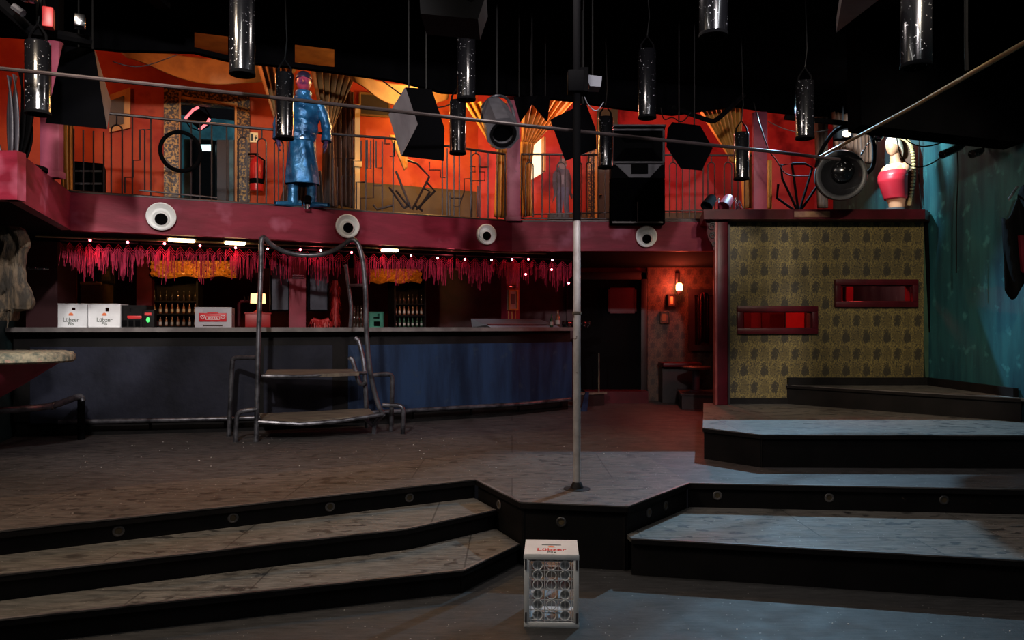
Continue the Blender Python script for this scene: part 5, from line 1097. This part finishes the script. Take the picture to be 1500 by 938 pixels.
solo(MB().tube([zat(U(1078, 0, 8.9), zc_ + .006), U(1083, 294, 8.9), zat(U(1090, 0, 8.95), zc_ + .006)], .008, 6).tube([zat(U(1086, 0, 8.9), zc_ + .006), U(1080, 297, 8.95)], .008, 6), 'wire_stand', m_chrome, 'thin bent wire stand on the roof slab right of the pink spotlight', 'stand')

# ------------------------------------------------------------------ rods, rigging and cables
solo(MB().tube(pl((-40, 96, 4.9), (375, 140, 5.2), (750, 182, 5.6), (1130, 222, 6.1), (1230, 234, 6.3)), .014, 8), 'rigging_wire', m_iron, 'long thin dark rod running across the whole view below the tube lamps', 'rod')
solo(MB().tube(pl((2290, -395, 1.6), (1530, 46, 3.6), (1340, 155, 5.2), (1195, 233, 7.6)), .014, 10), 'bronze_rod', m_brass, 'slanting bronze rod at the upper right in front of the dark ceiling', 'rod')
solo(MB().tube([U(1416, 104, 4.4), U(1415, 60, 4.4), Vector((U(1415, 0, 4.4).x, 4.4, 4.74))], .012, 6), 'rod_hanger', m_black, 'dim hanger holding up the slanting bronze rod', 'hanger')
solo(MB().tube(smooth(pl((985, 157, 8.6), (1040, 178, 8.6), (1050, 177, 8.6), (1090, 138, 8.6)), 2), .028, 8), 'bent_pipe', m_black, 'thick black pipe bent in a V before the gold fan curtain', 'pipe')
def cable(pts, label, r=.007, mt=m_cable, n=2): solo(MB().tube(smooth(pl(*pts), n), r, 6), 'cable', mt, label, 'cable')
cable([(165, 90, 7.6), (190, 98, 7.6), (215, 97, 7.6), (260, 80, 7.6)], 'thin pale cable sagging below the ceiling right of the left loudspeaker', .005, m_steel)
cable([(1318, 195, 8.4), (1335, 212, 8.4), (1360, 216, 8.4), (1395, 203, 8.4)], 'upper black cable sagging across the bright teal wall')
cable([(1312, 195, 8.5), (1320, 235, 8.5), (1345, 248, 8.5), (1375, 235, 8.4), (1383, 222, 8.3)], 'black cable loop hanging across the bust and the teal wall')
cable([(1347, 195, 9.1), (1345, 260, 9.1), (1351, 305, 9.1)], 'thin black cable falling straight beside the bust')
cable([(1402, 215, 8.1), (1404, 260, 8.1), (1401, 300, 8.1), (1401, 400, 8.1)], 'thin dark cable running down the middle of the teal wall')
cable([(1125, 178, 8.2), (1150, 190, 8.2), (1180, 196, 8.2), (1215, 190, 8.2)], 'pale cable sagging left of the round searchlight', .005, m_steel)
cable([(1104, 150, 8.7), (1112, 180, 8.7), (1126, 222, 8.7), (1138, 235, 8.7), (1150, 258, 8.7), (1186, 258, 8.7)], 'dark cable drooping in front of the magenta post')
cable([(968, 158, 8.5), (972, 178, 8.5), (985, 170, 8.5), (998, 182, 8.5), (1012, 165, 8.5)], 'tangled cable loops above the angular loudspeaker')
cable([(855, 140, 7.4), (862, 155, 7.4), (874, 165, 7.4), (884, 150, 7.4)], 'pale cable loop right of the pole top', .006, m_steel)
cable([(560, 118, 7.8), (600, 148, 7.8), (640, 160, 7.8), (668, 150, 7.8)], 'dark cable sagging behind the big grey loudspeaker')
# dim fittings close to the ceiling
r_ = thing('ceiling_projector', 'dim grey box fitting near the ceiling above the nearer tube lamp', 'projector', U(657, 26, 4.9)); P(MB().prism([U(x, y, 4.9) for x, y in ((616, 20), (700, 28), (712, -8), (614, -14))], (0, .35, 0)), 'body', M('dim dark grey', (.004, .004, .005), .7, spec=.1), r_); P(MB().tube([U(690, -4, 4.9), U(683, 34, 5.2)], .03, 8), 'arm', m_black, r_); P(MB().tube([U(640, -8, 5.0), Vector((U(640, 0, 5).x, 5.0, 4.74))], .03, 8), 'hanger', m_black, r_)
r_ = thing('corner_rig', 'cluster of lamps with a red gel and a bright lens at the upper left corner', 'lamp cluster', U(60, 40, 5.2))
P(MB().tube(pl((-10, -5, 5.0), (45, 45, 5.2), (130, 60, 5.6)), .04, 8), 'bar', m_black, r_); P(MB().box(U(71, 27, 5.2), (.07, .08, .14), rz=.4, bev=.01), 'red_gel', m_red, r_); P(MB().box(U(117, 32, 5.4), (.07, .1, .09), rz=.5, bev=.01), 'lens_box', m_chrome, r_); q = U(42, 2, 5.0); P(MB().lathe([(.001, 0), (.05, .005), (.055, .05), (.04, .12), (.001, .13)], 16, None, q), 'chrome_lamp', m_chrome, r_); P(MB().tube([U(60, 44, 5.25), Vector((U(60, 0, 5.25).x, 5.25, 4.74))], .03, 8), 'hanger', m_black, r_); P(MB().tube(pl((20, 10, 5), (34, 20, 5)), .025, 8), 'bracket', m_steel, r_)
r_ = thing('pole_fitting', 'small pale angled lamp housing at the top of the pole', 'fitting', U(872, 125, 6.4)); P(MB().prism([U(x, y, 6.4) for x, y in ((858, 109), (882, 112), (880, 127), (864, 126))], (0, .15, 0)), 'housing', M('pale grey housing', (.12, .13, .16), .5), r_); P(MB().box(U(852, 120, 6.4), (.10, .16, .2)), 'clamp', m_black, r_); P(MB().tube([U(868, 112, 6.45), Vector((U(868, 0, 6.45).x, 6.45, 4.74))], .008, 6), 'hanger', m_cable, r_)
r_ = thing('ceiling_brace', 'pale streaked grey brace lit at the top right of the ceiling', 'brace', U(1250, 20, 4.6)); P(MB().prism([U(1225, 48, 5.2), U(1248, 30, 4.8), U(1300, -10, 4.0), U(1235, -10, 4.0)], (0, .0, .10)), 'plank', m_grey, r_); P(MB().tube([U(1240, 20, 4.8), Vector((U(1240, 0, 4.8).x, 4.8, 4.74))], .02, 6), 'hanger', m_black, r_)
# curved blade sculpture on the wing
r_ = thing('blade_sculpture', 'sheaf of dark grey curved blades standing on the balcony wing at the left edge', 'sculpture', (U(20, 0, 6.2).x, 6.2, ZT))
m_blade = M('grey violet blade', (.085, .08, .10), .45, c2=(.05, .05, .065), scale=6)
for i, (x0, xt, yt, bow, w_) in enumerate(((16, 14, 112, .0, 8), (23, 22, 110, .0, 9), (10, -6, 95, -.10, 9), (26, 40, 90, .06, 8), (24, 30, 105, .04, 7), (30, 46, 170, .03, 7), (4, -20, 140, -.06, 9))):
    Y = 6.2 + .03 * i; A, B_ = U(x0, 226, Y), U(xt, yt, Y); A.z = ZT; ww = w_ * Y / F
    def fn(u, v): return A.lerp(B_, v) + Vector(((u - .5) * 2 * ww * (1 - .75 * abs(2 * v - .9) ** 2.2 if v > 0 else .4) + bow * math.sin(PI * v), .03 * math.cos(u * PI), 0))
    P(MB().grid(fn, 7, 14), 'blade', m_blade if i < 3 else m_black, r_, thick=.012)
P(MB().lathe([(.22, 0), (.22, .03), (.10, .05), (.001, .05)], 20, None, (U(20, 0, 6.25).x, 6.3, ZT)), 'base', m_black, r_)
# dark cloth/bag at the right wall
r_ = thing('hanging_coat', 'shapeless dark cloth hanging on the teal wall at the right edge', 'cloth', U(1485, 500, 7.0))
def fn(u, v): 
    x = 1468 + 60 * u + 5 * (1 - v); y = 425 + 14 * math.sin(u * 9) - v * (150 - 22 * (1 - u) ** 2 * 2); p = U(x, y, 7.0 + .06 * math.sin(u * 14 + v * 3)); return p
P(MB().grid(fn, 24, 16), 'cloth', m_black, r_, thick=.015); P(MB().prism([U(x, y, 6.9) for x, y in ((1494, 345), (1500, 345), (1501, 400), (1498, 396))], (0, .03, 0)), 'red_stripe', m_dred, r_); P(MB().tube([U(1478, 292, 7.0), U(1490, 274, 7.2)], .012, 6), 'hook', m_steel, r_)
# broken wheel shaped iron ornament left of the searchlight
r_ = thing('iron_ornament', 'fan shaped black iron ornament on the roof slab left of the searchlight', 'ornament', zat(U(1170, 306, 9.2), zc_))
mb = MB()
for pts in ([(1170, 313), (1146, 262), (1144, 242), (1160, 240), (1170, 313)], [(1170, 313), (1190, 246), (1180, 240), (1160, 240)], [(1170, 313), (1200, 268)], [(1170, 313), (1138, 290), (1140, 270)]): mb.tube(pl(*[(x, y, 9.2) for x, y in pts]), .016, 6)
P(mb, 'bars', m_black, r_)
# ------------------------------------------------------------------ figures
def skin_mesh(verts, edges, radii, sub=2):
    me = bpy.data.meshes.new('s'); me.from_pydata(verts, edges, []); o = bpy.data.objects.new('s', me); COL.objects.link(o)
    md = o.modifiers.new('k', 'SKIN'); md.use_smooth_shade = True
    for i, sv in enumerate(me.skin_vertices[0].data): sv.radius = radii[i] if isinstance(radii[i], tuple) else (radii[i], radii[i]); sv.use_root = (i == 0)
    o.modifiers.new('u', 'SUBSURF').levels = sub
    bpy.context.view_layer.update()
    ev = o.evaluated_get(bpy.context.evaluated_depsgraph_get()); m2 = bpy.data.meshes.new_from_object(ev)
    vs = [v.co.copy() for v in m2.vertices]; fs = [tuple(p.vertices) for p in m2.polygons]
    bpy.data.objects.remove(o); bpy.data.meshes.remove(m2); return vs, fs
def head_grid(c, s, yaw=0, tilt=0):
    rot = Matrix.Rotation(yaw, 3, 'Z') @ Matrix.Rotation(tilt, 3, 'X'); c = Vector(c)
    def g(x, z, x0, z0, sx, sz): return math.exp(-((x - x0) / sx) ** 2 - ((z - z0) / sz) ** 2)
    def fn(u, v):
        th = 2 * PI * u; ph = PI * v; x = math.sin(ph) * math.cos(th); y = math.sin(ph) * math.sin(th); z = -math.cos(ph)
        p = Vector((x * .76, y * .92, z * 1.12))
        if z < 0: p.x *= 1 - .30 * z * z; p.y = p.y * (1 - .18 * z * z) - (.10 * z * z if y < 0 else -.10 * z * z)
        if y < 0:
            w_ = -y
            p.y -= w_ * (.20 * g(x, z, 0, -.18, .13, .16) + .10 * g(x, z, 0, .02, .10, .22) + .07 * g(x, z, 0, .30, .5, .10) + .06 * g(x, z, 0, -.52, .22, .06) + .08 * g(x, z, 0, -.85, .25, .14) + .05 * g(abs(x), z, .45, -.15, .2, .2))
            p.y += w_ * (.10 * g(abs(x), z, .30, .10, .15, .10) + .05 * g(x, z, 0, -.44, .3, .04))
        return c + rot @ (p * s)
    mb = MB().grid(fn, 40, 28, True)
    for sx in (-1, 1): mb.ball(c + rot @ Vector((sx * .74 * s, .05 * s, -.02 * s)), .22 * s, 10, (.35, .7, 1))
    return mb, rot
# --- statue of a man in a long blue coat
q = hit(443, 302, FA, FB, .02); SZ = 1.0
r_ = thing('coat_statue', 'life size statue of a man in a long glossy blue coat on the gallery edge', 'statue', zat(q, ZT + .006), math.atan2(FD.y, FD.x) * .5)
V = []; E = []; RD = []
def vx(p, r, par=None):
    V.append(p); RD.append(r)
    if par is not None: E.append((par, len(V) - 1))
    return len(V) - 1
pel = vx((0, 0, .74), .11); sp = vx((0, .0, .92), .10, pel); ch = vx((0, .005, 1.08), .12, sp); nk = vx((.01, 0, 1.22), .055, ch); hd = vx((.015, -.005, 1.31), .055, nk)
for s in (-1, 1):
    hp = vx((s * .085, 0, .66), .085, pel); kn = vx((s * .095, -.015, .38), .062, hp); an = vx((s * .10, .01, .085), .046, kn); vx((s * .10, .005, .05), .045, an)
    sh = vx((s * .185, .01, 1.13), .058, ch); el = vx((s * .255, .02, .92), .046, sh); wr = vx((s * .255, -.03, .735), .028, el); pm = vx((s * .250, -.04, .685), (.032, .018), wr)
    for k, (dy, ln) in enumerate(((-.028, .050), (-.010, .060), (.008, .055), (.024, .042))):
        a = vx((s * .250, -.042 + dy, .655), .0095, pm); b = vx((s * .243, -.045 + dy * 1.05, .655 - ln * .55), .009, a); vx((s * .228, -.048 + dy, .655 - ln * .95), .008, b)
    a = vx((s * .240, -.070, .690), .011, pm); b = vx((s * .228, -.088, .668), .010, a); vx((s * .220, -.090, .645), .008, b)
vs, fs = skin_mesh(V, E, RD); body = MB(); body.add(vs, fs); hm, rot = head_grid((.015, -.012, 1.385), .105, 0, .06); nb = len(body.f); body.add(hm.v, hm.f)
ob = body.build('body', [m_indigo, m_face], r_)
for p in ob.data.polygons[nb:]:
    c = p.center
    if c.y < -.03 and c.z < 1.425: p.material_index = 1
def coat_fn(rings, folds=9, fa=.006):
    def fn(u, v):
        t = v * (len(rings) - 1); i = min(int(t), len(rings) - 2); k = t - i; k = k * k * (3 - 2 * k); a, b = rings[i], rings[i + 1]
        z, rx, ry, cy = [a[j] + (b[j] - a[j]) * k for j in range(4)]; th = 2 * PI * u; f = fa * math.sin(th * folds + z * 9) + fa * .8 * math.sin(z * 60 + th * 3) * (1 if z > .8 else .15)
        return Vector(((rx + f) * math.cos(th), cy + (ry + f) * math.sin(th), z))
    return fn
P(MB().grid(coat_fn([(.255, .182, .150, 0), (.40, .170, .138, 0), (.58, .150, .120, 0), (.735, .136, .105, 0)], 7, .005), 64, 30, True), 'coat_skirt', m_blue, r_, world=False, thick=.01)
P(MB().grid(coat_fn([(.765, .138, .108, 0), (.82, .150, .118, 0), (.95, .165, .125, 0), (1.08, .185, .125, 0), (1.16, .165, .10, .0), (1.205, .09, .075, 0), (1.235, .07, .068, 0)], 5, .007), 64, 40, True), 'coat_body', m_blue, r_, world=False, thick=.008)
P(MB().lathe([(.139, .728), (.148, .735), (.150, .760), (.140, .770)], 40, None, (0, 0, 0), .80), 'belt', m_blue, r_, world=False); P(MB().box((0, -.122, .748), (.05, .012, .045), bev=.004), 'belt_buckle', m_chrome, r_, world=False)
P(MB().lathe([(.066, 1.20), (.085, 1.225), (.092, 1.27), (.086, 1.285), (.074, 1.245)], 30, None, (.012, -.005, 0), .95), 'collar', m_blue, r_, world=False)
P(MB().prism([(-.005, -.128, .78), (.020, -.128, .78), (.025, -.128, 1.10), (.005, -.115, 1.18), (-.012, -.122, 1.10)], (0, .02, 0)), 'front_placket', m_blue, r_, world=False)
for s in (-1, 1):
    pts = smooth([Vector((s * .155, .008, 1.165)), Vector((s * .205, .012, 1.10)), Vector((s * .262, .02, .92)), Vector((s * .258, -.025, .75))], 2); n = len(pts)
    P(MB().tube(pts, [(.066 - .016 * i / n) + .005 * math.sin(i * 2.1) for i in range(n)], 18), 'sleeve', m_blue, r_, world=False); P(MB().tube([Vector((s * .258, -.024, .775)), Vector((s * .257, -.030, .738))], .058, 18), 'cuff', m_blue, r_, world=False)
    bt = MB(); A = R(58); d = Vector((math.sin(A) * s, -math.cos(A), 0)); sd = Vector((-d.y, d.x, 0)); an = Vector((s * .105, .02, 0))
    def fn(u, v):
        th = 2 * PI * u; w_ = .062 * max(0.02, math.sin(PI * min(1, .14 + v * .80))) ** .55; h = .085 - .045 * v
        return an + d * (-.09 + .30 * v) + sd * (w_ * math.cos(th)) + Vector((0, 0, max(0, h * .5 + h * .6 * math.sin(th))))
    bt.grid(fn, 18, 16, True); bt.tube([an + Vector((0, 0, .03)), (s * .10, .01, .15), (s * .10, .0, .27)], [.062, .056, .060], 16); P(bt, 'boot', m_blue, r_, world=False)
hr = MB()
def hfn(u, v): th = 2 * PI * u; ph = PI * .5 * v; return Vector((.015 + .086 * math.cos(ph) * math.cos(th), -.008 + .104 * math.cos(ph) * math.sin(th) + .006, 1.415 + .092 * math.sin(ph) - .03 * (1 - v) * max(0, math.sin(th))))
hr.grid(hfn, 30, 10, True); P(hr, 'hair', m_hair, r_, world=False, thick=.008)
q2 = onF(452, 302, -.03); r2 = thing('clip_spotlight', 'small chrome clip spotlight between the shoes of the blue statue', 'spotlight', q2 - Vector((0, 0, .05)))
P(MB().tube([q2 + Vector((0, -.02, .10)), q2 + Vector((0, -.05, .02))], .035, 14), 'housing', m_black, r2); P(MB().tube([q2 + Vector((0, -.055, .0)), q2 + Vector((0, -.065, -.05))], .032, 14), 'chrome_head', m_chrome, r2); P(MB().tube([q2 + Vector((0, .02, .03)), q2 + Vector((0, -.03, .05))], .012, 6), 'clip', m_black, r2)

# --- bust of a woman in a red bodice, facing left
q = zat(U(1312, 306, 9.15), zc_); r_ = thing('figurehead_bust', 'painted wooden bust of a woman in a red bodice with a braided board behind her', 'bust', q, R(-62))
def loft(rings, n=28):      # z, cx, cy, rx, ry ; local -y is forward
    def fn(u, v):
        t = v * (len(rings) - 1); i = min(int(t), len(rings) - 2); k = t - i; a, b = rings[i], rings[i + 1]; z, cx, cy, rx, ry = [a[j] + (b[j] - a[j]) * k for j in range(5)]; th = 2 * PI * u
        return Vector((cx + rx * math.cos(th), cy + ry * math.sin(th), z))
    return fn
body = MB(); body.grid(loft([(.075, 0, .02, .085, .075), (.13, 0, .015, .095, .085), (.20, 0, 0, .12, .10), (.30, 0, -.03, .135, .125), (.40, 0, -.06, .150, .140), (.50, 0, -.05, .155, .125), (.58, 0, -.02, .13, .085), (.62, 0, .0, .07, .06), (.68, 0, -.01, .055, .055), (.74, 0, -.02, .05, .05)]), 32, 50, True)
V = []; E = []; RD = []
for s in (-1, 1): body.ball((s * .125, -.01, .545), .062, 14, (1, .9, 1.1))
hm, rot = head_grid((0, -.045, .815), .098, 0, .05); body.add(hm.v, hm.f); ob = body.build('body', m_flesh, r_)
P(MB().grid(loft([(.185, 0, .0, .128, .108), (.30, 0, -.03, .146, .136), (.40, 0, -.06, .162, .152), (.47, 0, -.058, .168, .145), (.52, 0, -.05, .160, .125)]), 36, 24, True), 'bodice', m_bodice, r_, world=False, thick=.01)
def shawl(u, v): th = PI * .9 + PI * 1.2 * u; k = v; return Vector(((.168 - .07 * k) * math.cos(th), -.05 + .03 * k + (.148 - .06 * k) * math.sin(th), .46 + .14 * k + .05 * math.sin(u * PI) * (1 - k) * -1 + .005 * math.sin(v * 40)))
P(MB().grid(shawl, 30, 14), 'shawl', m_white, r_, world=False, thick=.012)
hr = MB()
def hfn(u, v): th = 2 * PI * u; ph = PI * .62 * v - .25; return Vector((.088 * math.cos(ph) * math.cos(th), -.025 + .105 * math.cos(ph) * math.sin(th), .825 + .118 * math.sin(ph) - .10 * (1 - v) * max(0, math.sin(th)) + .02 * (1 - v) * max(0, -math.sin(th)) * 3))
hr.grid(hfn, 30, 12, True); P(hr, 'hair', M('pale painted hair', (.75, .62, .5), .5), r_, world=False, thick=.014)
bd = MB(); bd.prism([(-.10, .13, .10), (.10, .13, .10), (.14, .15, .45), (.13, .13, .80), (.07, .11, .92), (-.07, .11, .92), (-.13, .13, .80), (-.14, .15, .45)], (0, .04, 0)); P(bd, 'back_board', m_brown, r_, world=False)
br = MB(); path = smooth([Vector(p) for p in ((.095, .12, .12), (.15, .135, .45), (.14, .12, .78), (.07, .10, .93), (-.07, .10, .93), (-.14, .12, .78), (-.15, .135, .45), (-.095, .12, .12))], 3)
for i in range(0, len(path) - 1, 1):
    t = path[i + 1] - path[i]; br.ball(path[i], .026, 8, (1, .9, .75))
P(br, 'rope_border', M('gilded rope', (.62, .46, .22), .45), r_, world=False)
P(MB().lathe([(.10, .0), (.11, .015), (.10, .03), (.085, .04), (.105, .055), (.105, .078)], 24), 'base', m_grey, r_, world=False)
solo(MB().prism([zat(U(x, 0, Y), zc_ + .002) for x, Y in ((1235, 8.82), (1290, 8.8), (1275, 9.1), (1245, 9.2))], (0, 0, .006)).prism([zat(U(x, 0, Y), zc_ + .002) for x, Y in ((1325, 8.85), (1334, 8.84), (1328, 9.1), (1318, 9.0))], (0, 0, .006)), 'paper_sheet', m_white, 'crumpled pale paper lying on the roof slab in front of the bust', 'paper')
# ------------------------------------------------------------------ camera, light
cam = bpy.data.cameras.new('camera'); co = bpy.data.objects.new('camera', cam); COL.objects.link(co)
cam.sensor_width = 36; cam.lens = 36 * F / 1500; cam.shift_y = (HY - 469) / 1500; cam.clip_start = .05
co.location = (0, 0, EYE); co.rotation_euler = (PI / 2, 0, 0); sc.camera = co
def light(name, typ, loc, energy, color=(1, 1, 1), target=None, size=.2, spot=60, blend=.5, shape=None, sy=None):
    l = bpy.data.lights.new(name, typ); l.energy = energy; l.color = color
    if typ == 'SPOT': l.spot_size = R(spot); l.spot_blend = blend; l.shadow_soft_size = size
    elif typ == 'AREA':
        l.size = size
        if sy: l.shape = 'RECTANGLE'; l.size_y = sy
    else: l.shadow_soft_size = size
    o = bpy.data.objects.new(name, l); COL.objects.link(o); o.location = loc
    if target is not None: o.rotation_euler = (Vector(target) - Vector(loc)).to_track_quat('-Z', 'Y').to_euler()
    return o
# unseen spots added under the ceiling to light bar, fascia and wallpaper
light('unseen_front_spot', 'SPOT', (-1.6, 1.6, 4.4), 930, (1, .93, .90), (-2.6, 8.2, 2.35), .10, 58, .5)
light('unseen_front_spot', 'SPOT', (1.5, 1.8, 4.4), 640, (1, .92, .95), (.9, 9.6, 2.4), .10, 50, .5)
light('unseen_front_spot', 'SPOT', (2.2, 2.6, 4.4), 600, (1, .84, .62), (3.7, 9.0, 1.9), .10, 42, .5)
light('unseen_front_spot', 'SPOT', (-1.0, 2.4, 4.4), 1050, (1, .95, .92), (-4.65, 8.2, 1.78), .06, 15, .4)
light('unseen_front_spot', 'SPOT', (1.0, 4.6, 4.5), 200, (1, .90, .88), (-3.95, 6.9, 2.8), .08, 26, .7)
light('unseen_floor_area', 'AREA', (-2.9, 3.4, 4.5), 100, (1, .80, .60), (-3.0, 4.0, 0), .6)  # unseen area lights added to brighten the treads and stage floor
light('unseen_floor_area', 'AREA', (.2, 5.2, 4.5), 36, (1, .88, .84), (.2, 5.6, 0), .5)
light('unseen_strip', 'AREA', (2.3, 2.2, 4.62), 42, (.90, .95, 1), (2.3, 2.4, 0), .16, sy=3.6)  # unseen strips added for tube lamp highlights and floor fill
light('unseen_strip', 'AREA', (-1.4, 1.8, 4.62), 24, (1, .96, .92), (-1.4, 2.0, 0), .14, sy=3.0)
# cool spotlights above the wallpapered wall
light('cool_spot', 'SPOT', (3.4, 9.55, 4.42), 760, (.40, .73, 1), (2.9, 5.6, .3), .03, 74, .3)
light('cool_spot', 'SPOT', (3.75, 8.45, 4.2), 280, (.72, .94, 1), (4.75, 9.35, 3.7), .05, 80, .6)
light('gel_spot', 'POINT', (4.1, 9.0, 4.1), 5, (1, .8, .65), size=.05)
# gallery lamps
light('gallery_lamp', 'POINT', (-1.0, 9.5, 4.7), 100, (1, .52, .15), size=.1)
light('gallery_lamp', 'POINT', (-3.3, 8.5, 4.75), 30, (1, .34, .12), size=.1)
light('gallery_lamp', 'POINT', (-5.2, 8.0, 4.6), 20, (1, .28, .12), size=.1)
light('gallery_lamp', 'POINT', (.9, 9.9, 4.55), 26, (1, .46, .34), size=.1)
light('gallery_lamp', 'POINT', (1.95, 9.75, 4.5), 44, (1, .25, .20), size=.1)
light('gallery_lamp', 'POINT', (4.3, 10.6, 4.3), 12, (1, .25, .20), size=.1)
light('blue_spot', 'SPOT', (-1.2, 5.2, 4.5), 120, (.55, .80, 1), onF(443, 190, 0), .08, 26, .5)
light('red_spot', 'SPOT', (-2.9, 7.0, 4.65), 16, (1, .12, .18), onF(446, 120, 0), .03, 22, .6)
light('gallery_lamp', 'POINT', (-1.1, 10.5, 4.6), 46, (1, .54, .15), size=.1)
# under the gallery
for x in (140, 240, 345, 460, 560, 660, 760):
    p = onF(x, 372, .33); light('bar_glow', 'POINT', p, 1.3, (1, .12, .16), size=.04)
for x in (240, 283, 326): light('bar_lamp', 'SPOT', onF(x, 368, .60), 32, (1, .52, .15), onF(x, 381, 1.1), .03, 46, .6)
for x in (558, 596): light('bar_lamp', 'SPOT', onF(x, 382, .60), 15, (1, .50, .15), onF(x, 393, 1.1), .03, 46, .6)
light('sconce_light', 'POINT', U(995, 418, 12.07), 34, (1, .10, .05), size=.05)
light('booth_light', 'POINT', (4.35, 9.5, 2.45), 30, (1, .07, .06), size=.1)
light('booth_light', 'POINT', (3.3, 9.5, 2.45), 22, (1, .06, .05), size=.1)
light('door_light', 'POINT', (-2.9, 11.4, 4.1), 70, (.35, .85, 1), size=.1)
w = bpy.data.worlds.new('dark'); sc.world = w; w.use_nodes = True
w.node_tree.nodes['Background'].inputs[0].default_value = (.5, .5, .6, 1); w.node_tree.nodes['Background'].inputs[1].default_value = .006
sc.view_settings.view_transform = 'Standard'; sc.view_settings.look = 'None'; sc.view_settings.gamma = 1; sc.view_settings.exposure = 0; sc.view_settings.use_curve_mapping = False
sc.cycles.max_bounces = 6; sc.cycles.use_denoising = True; sc.cycles.sample_clamp_indirect = 4
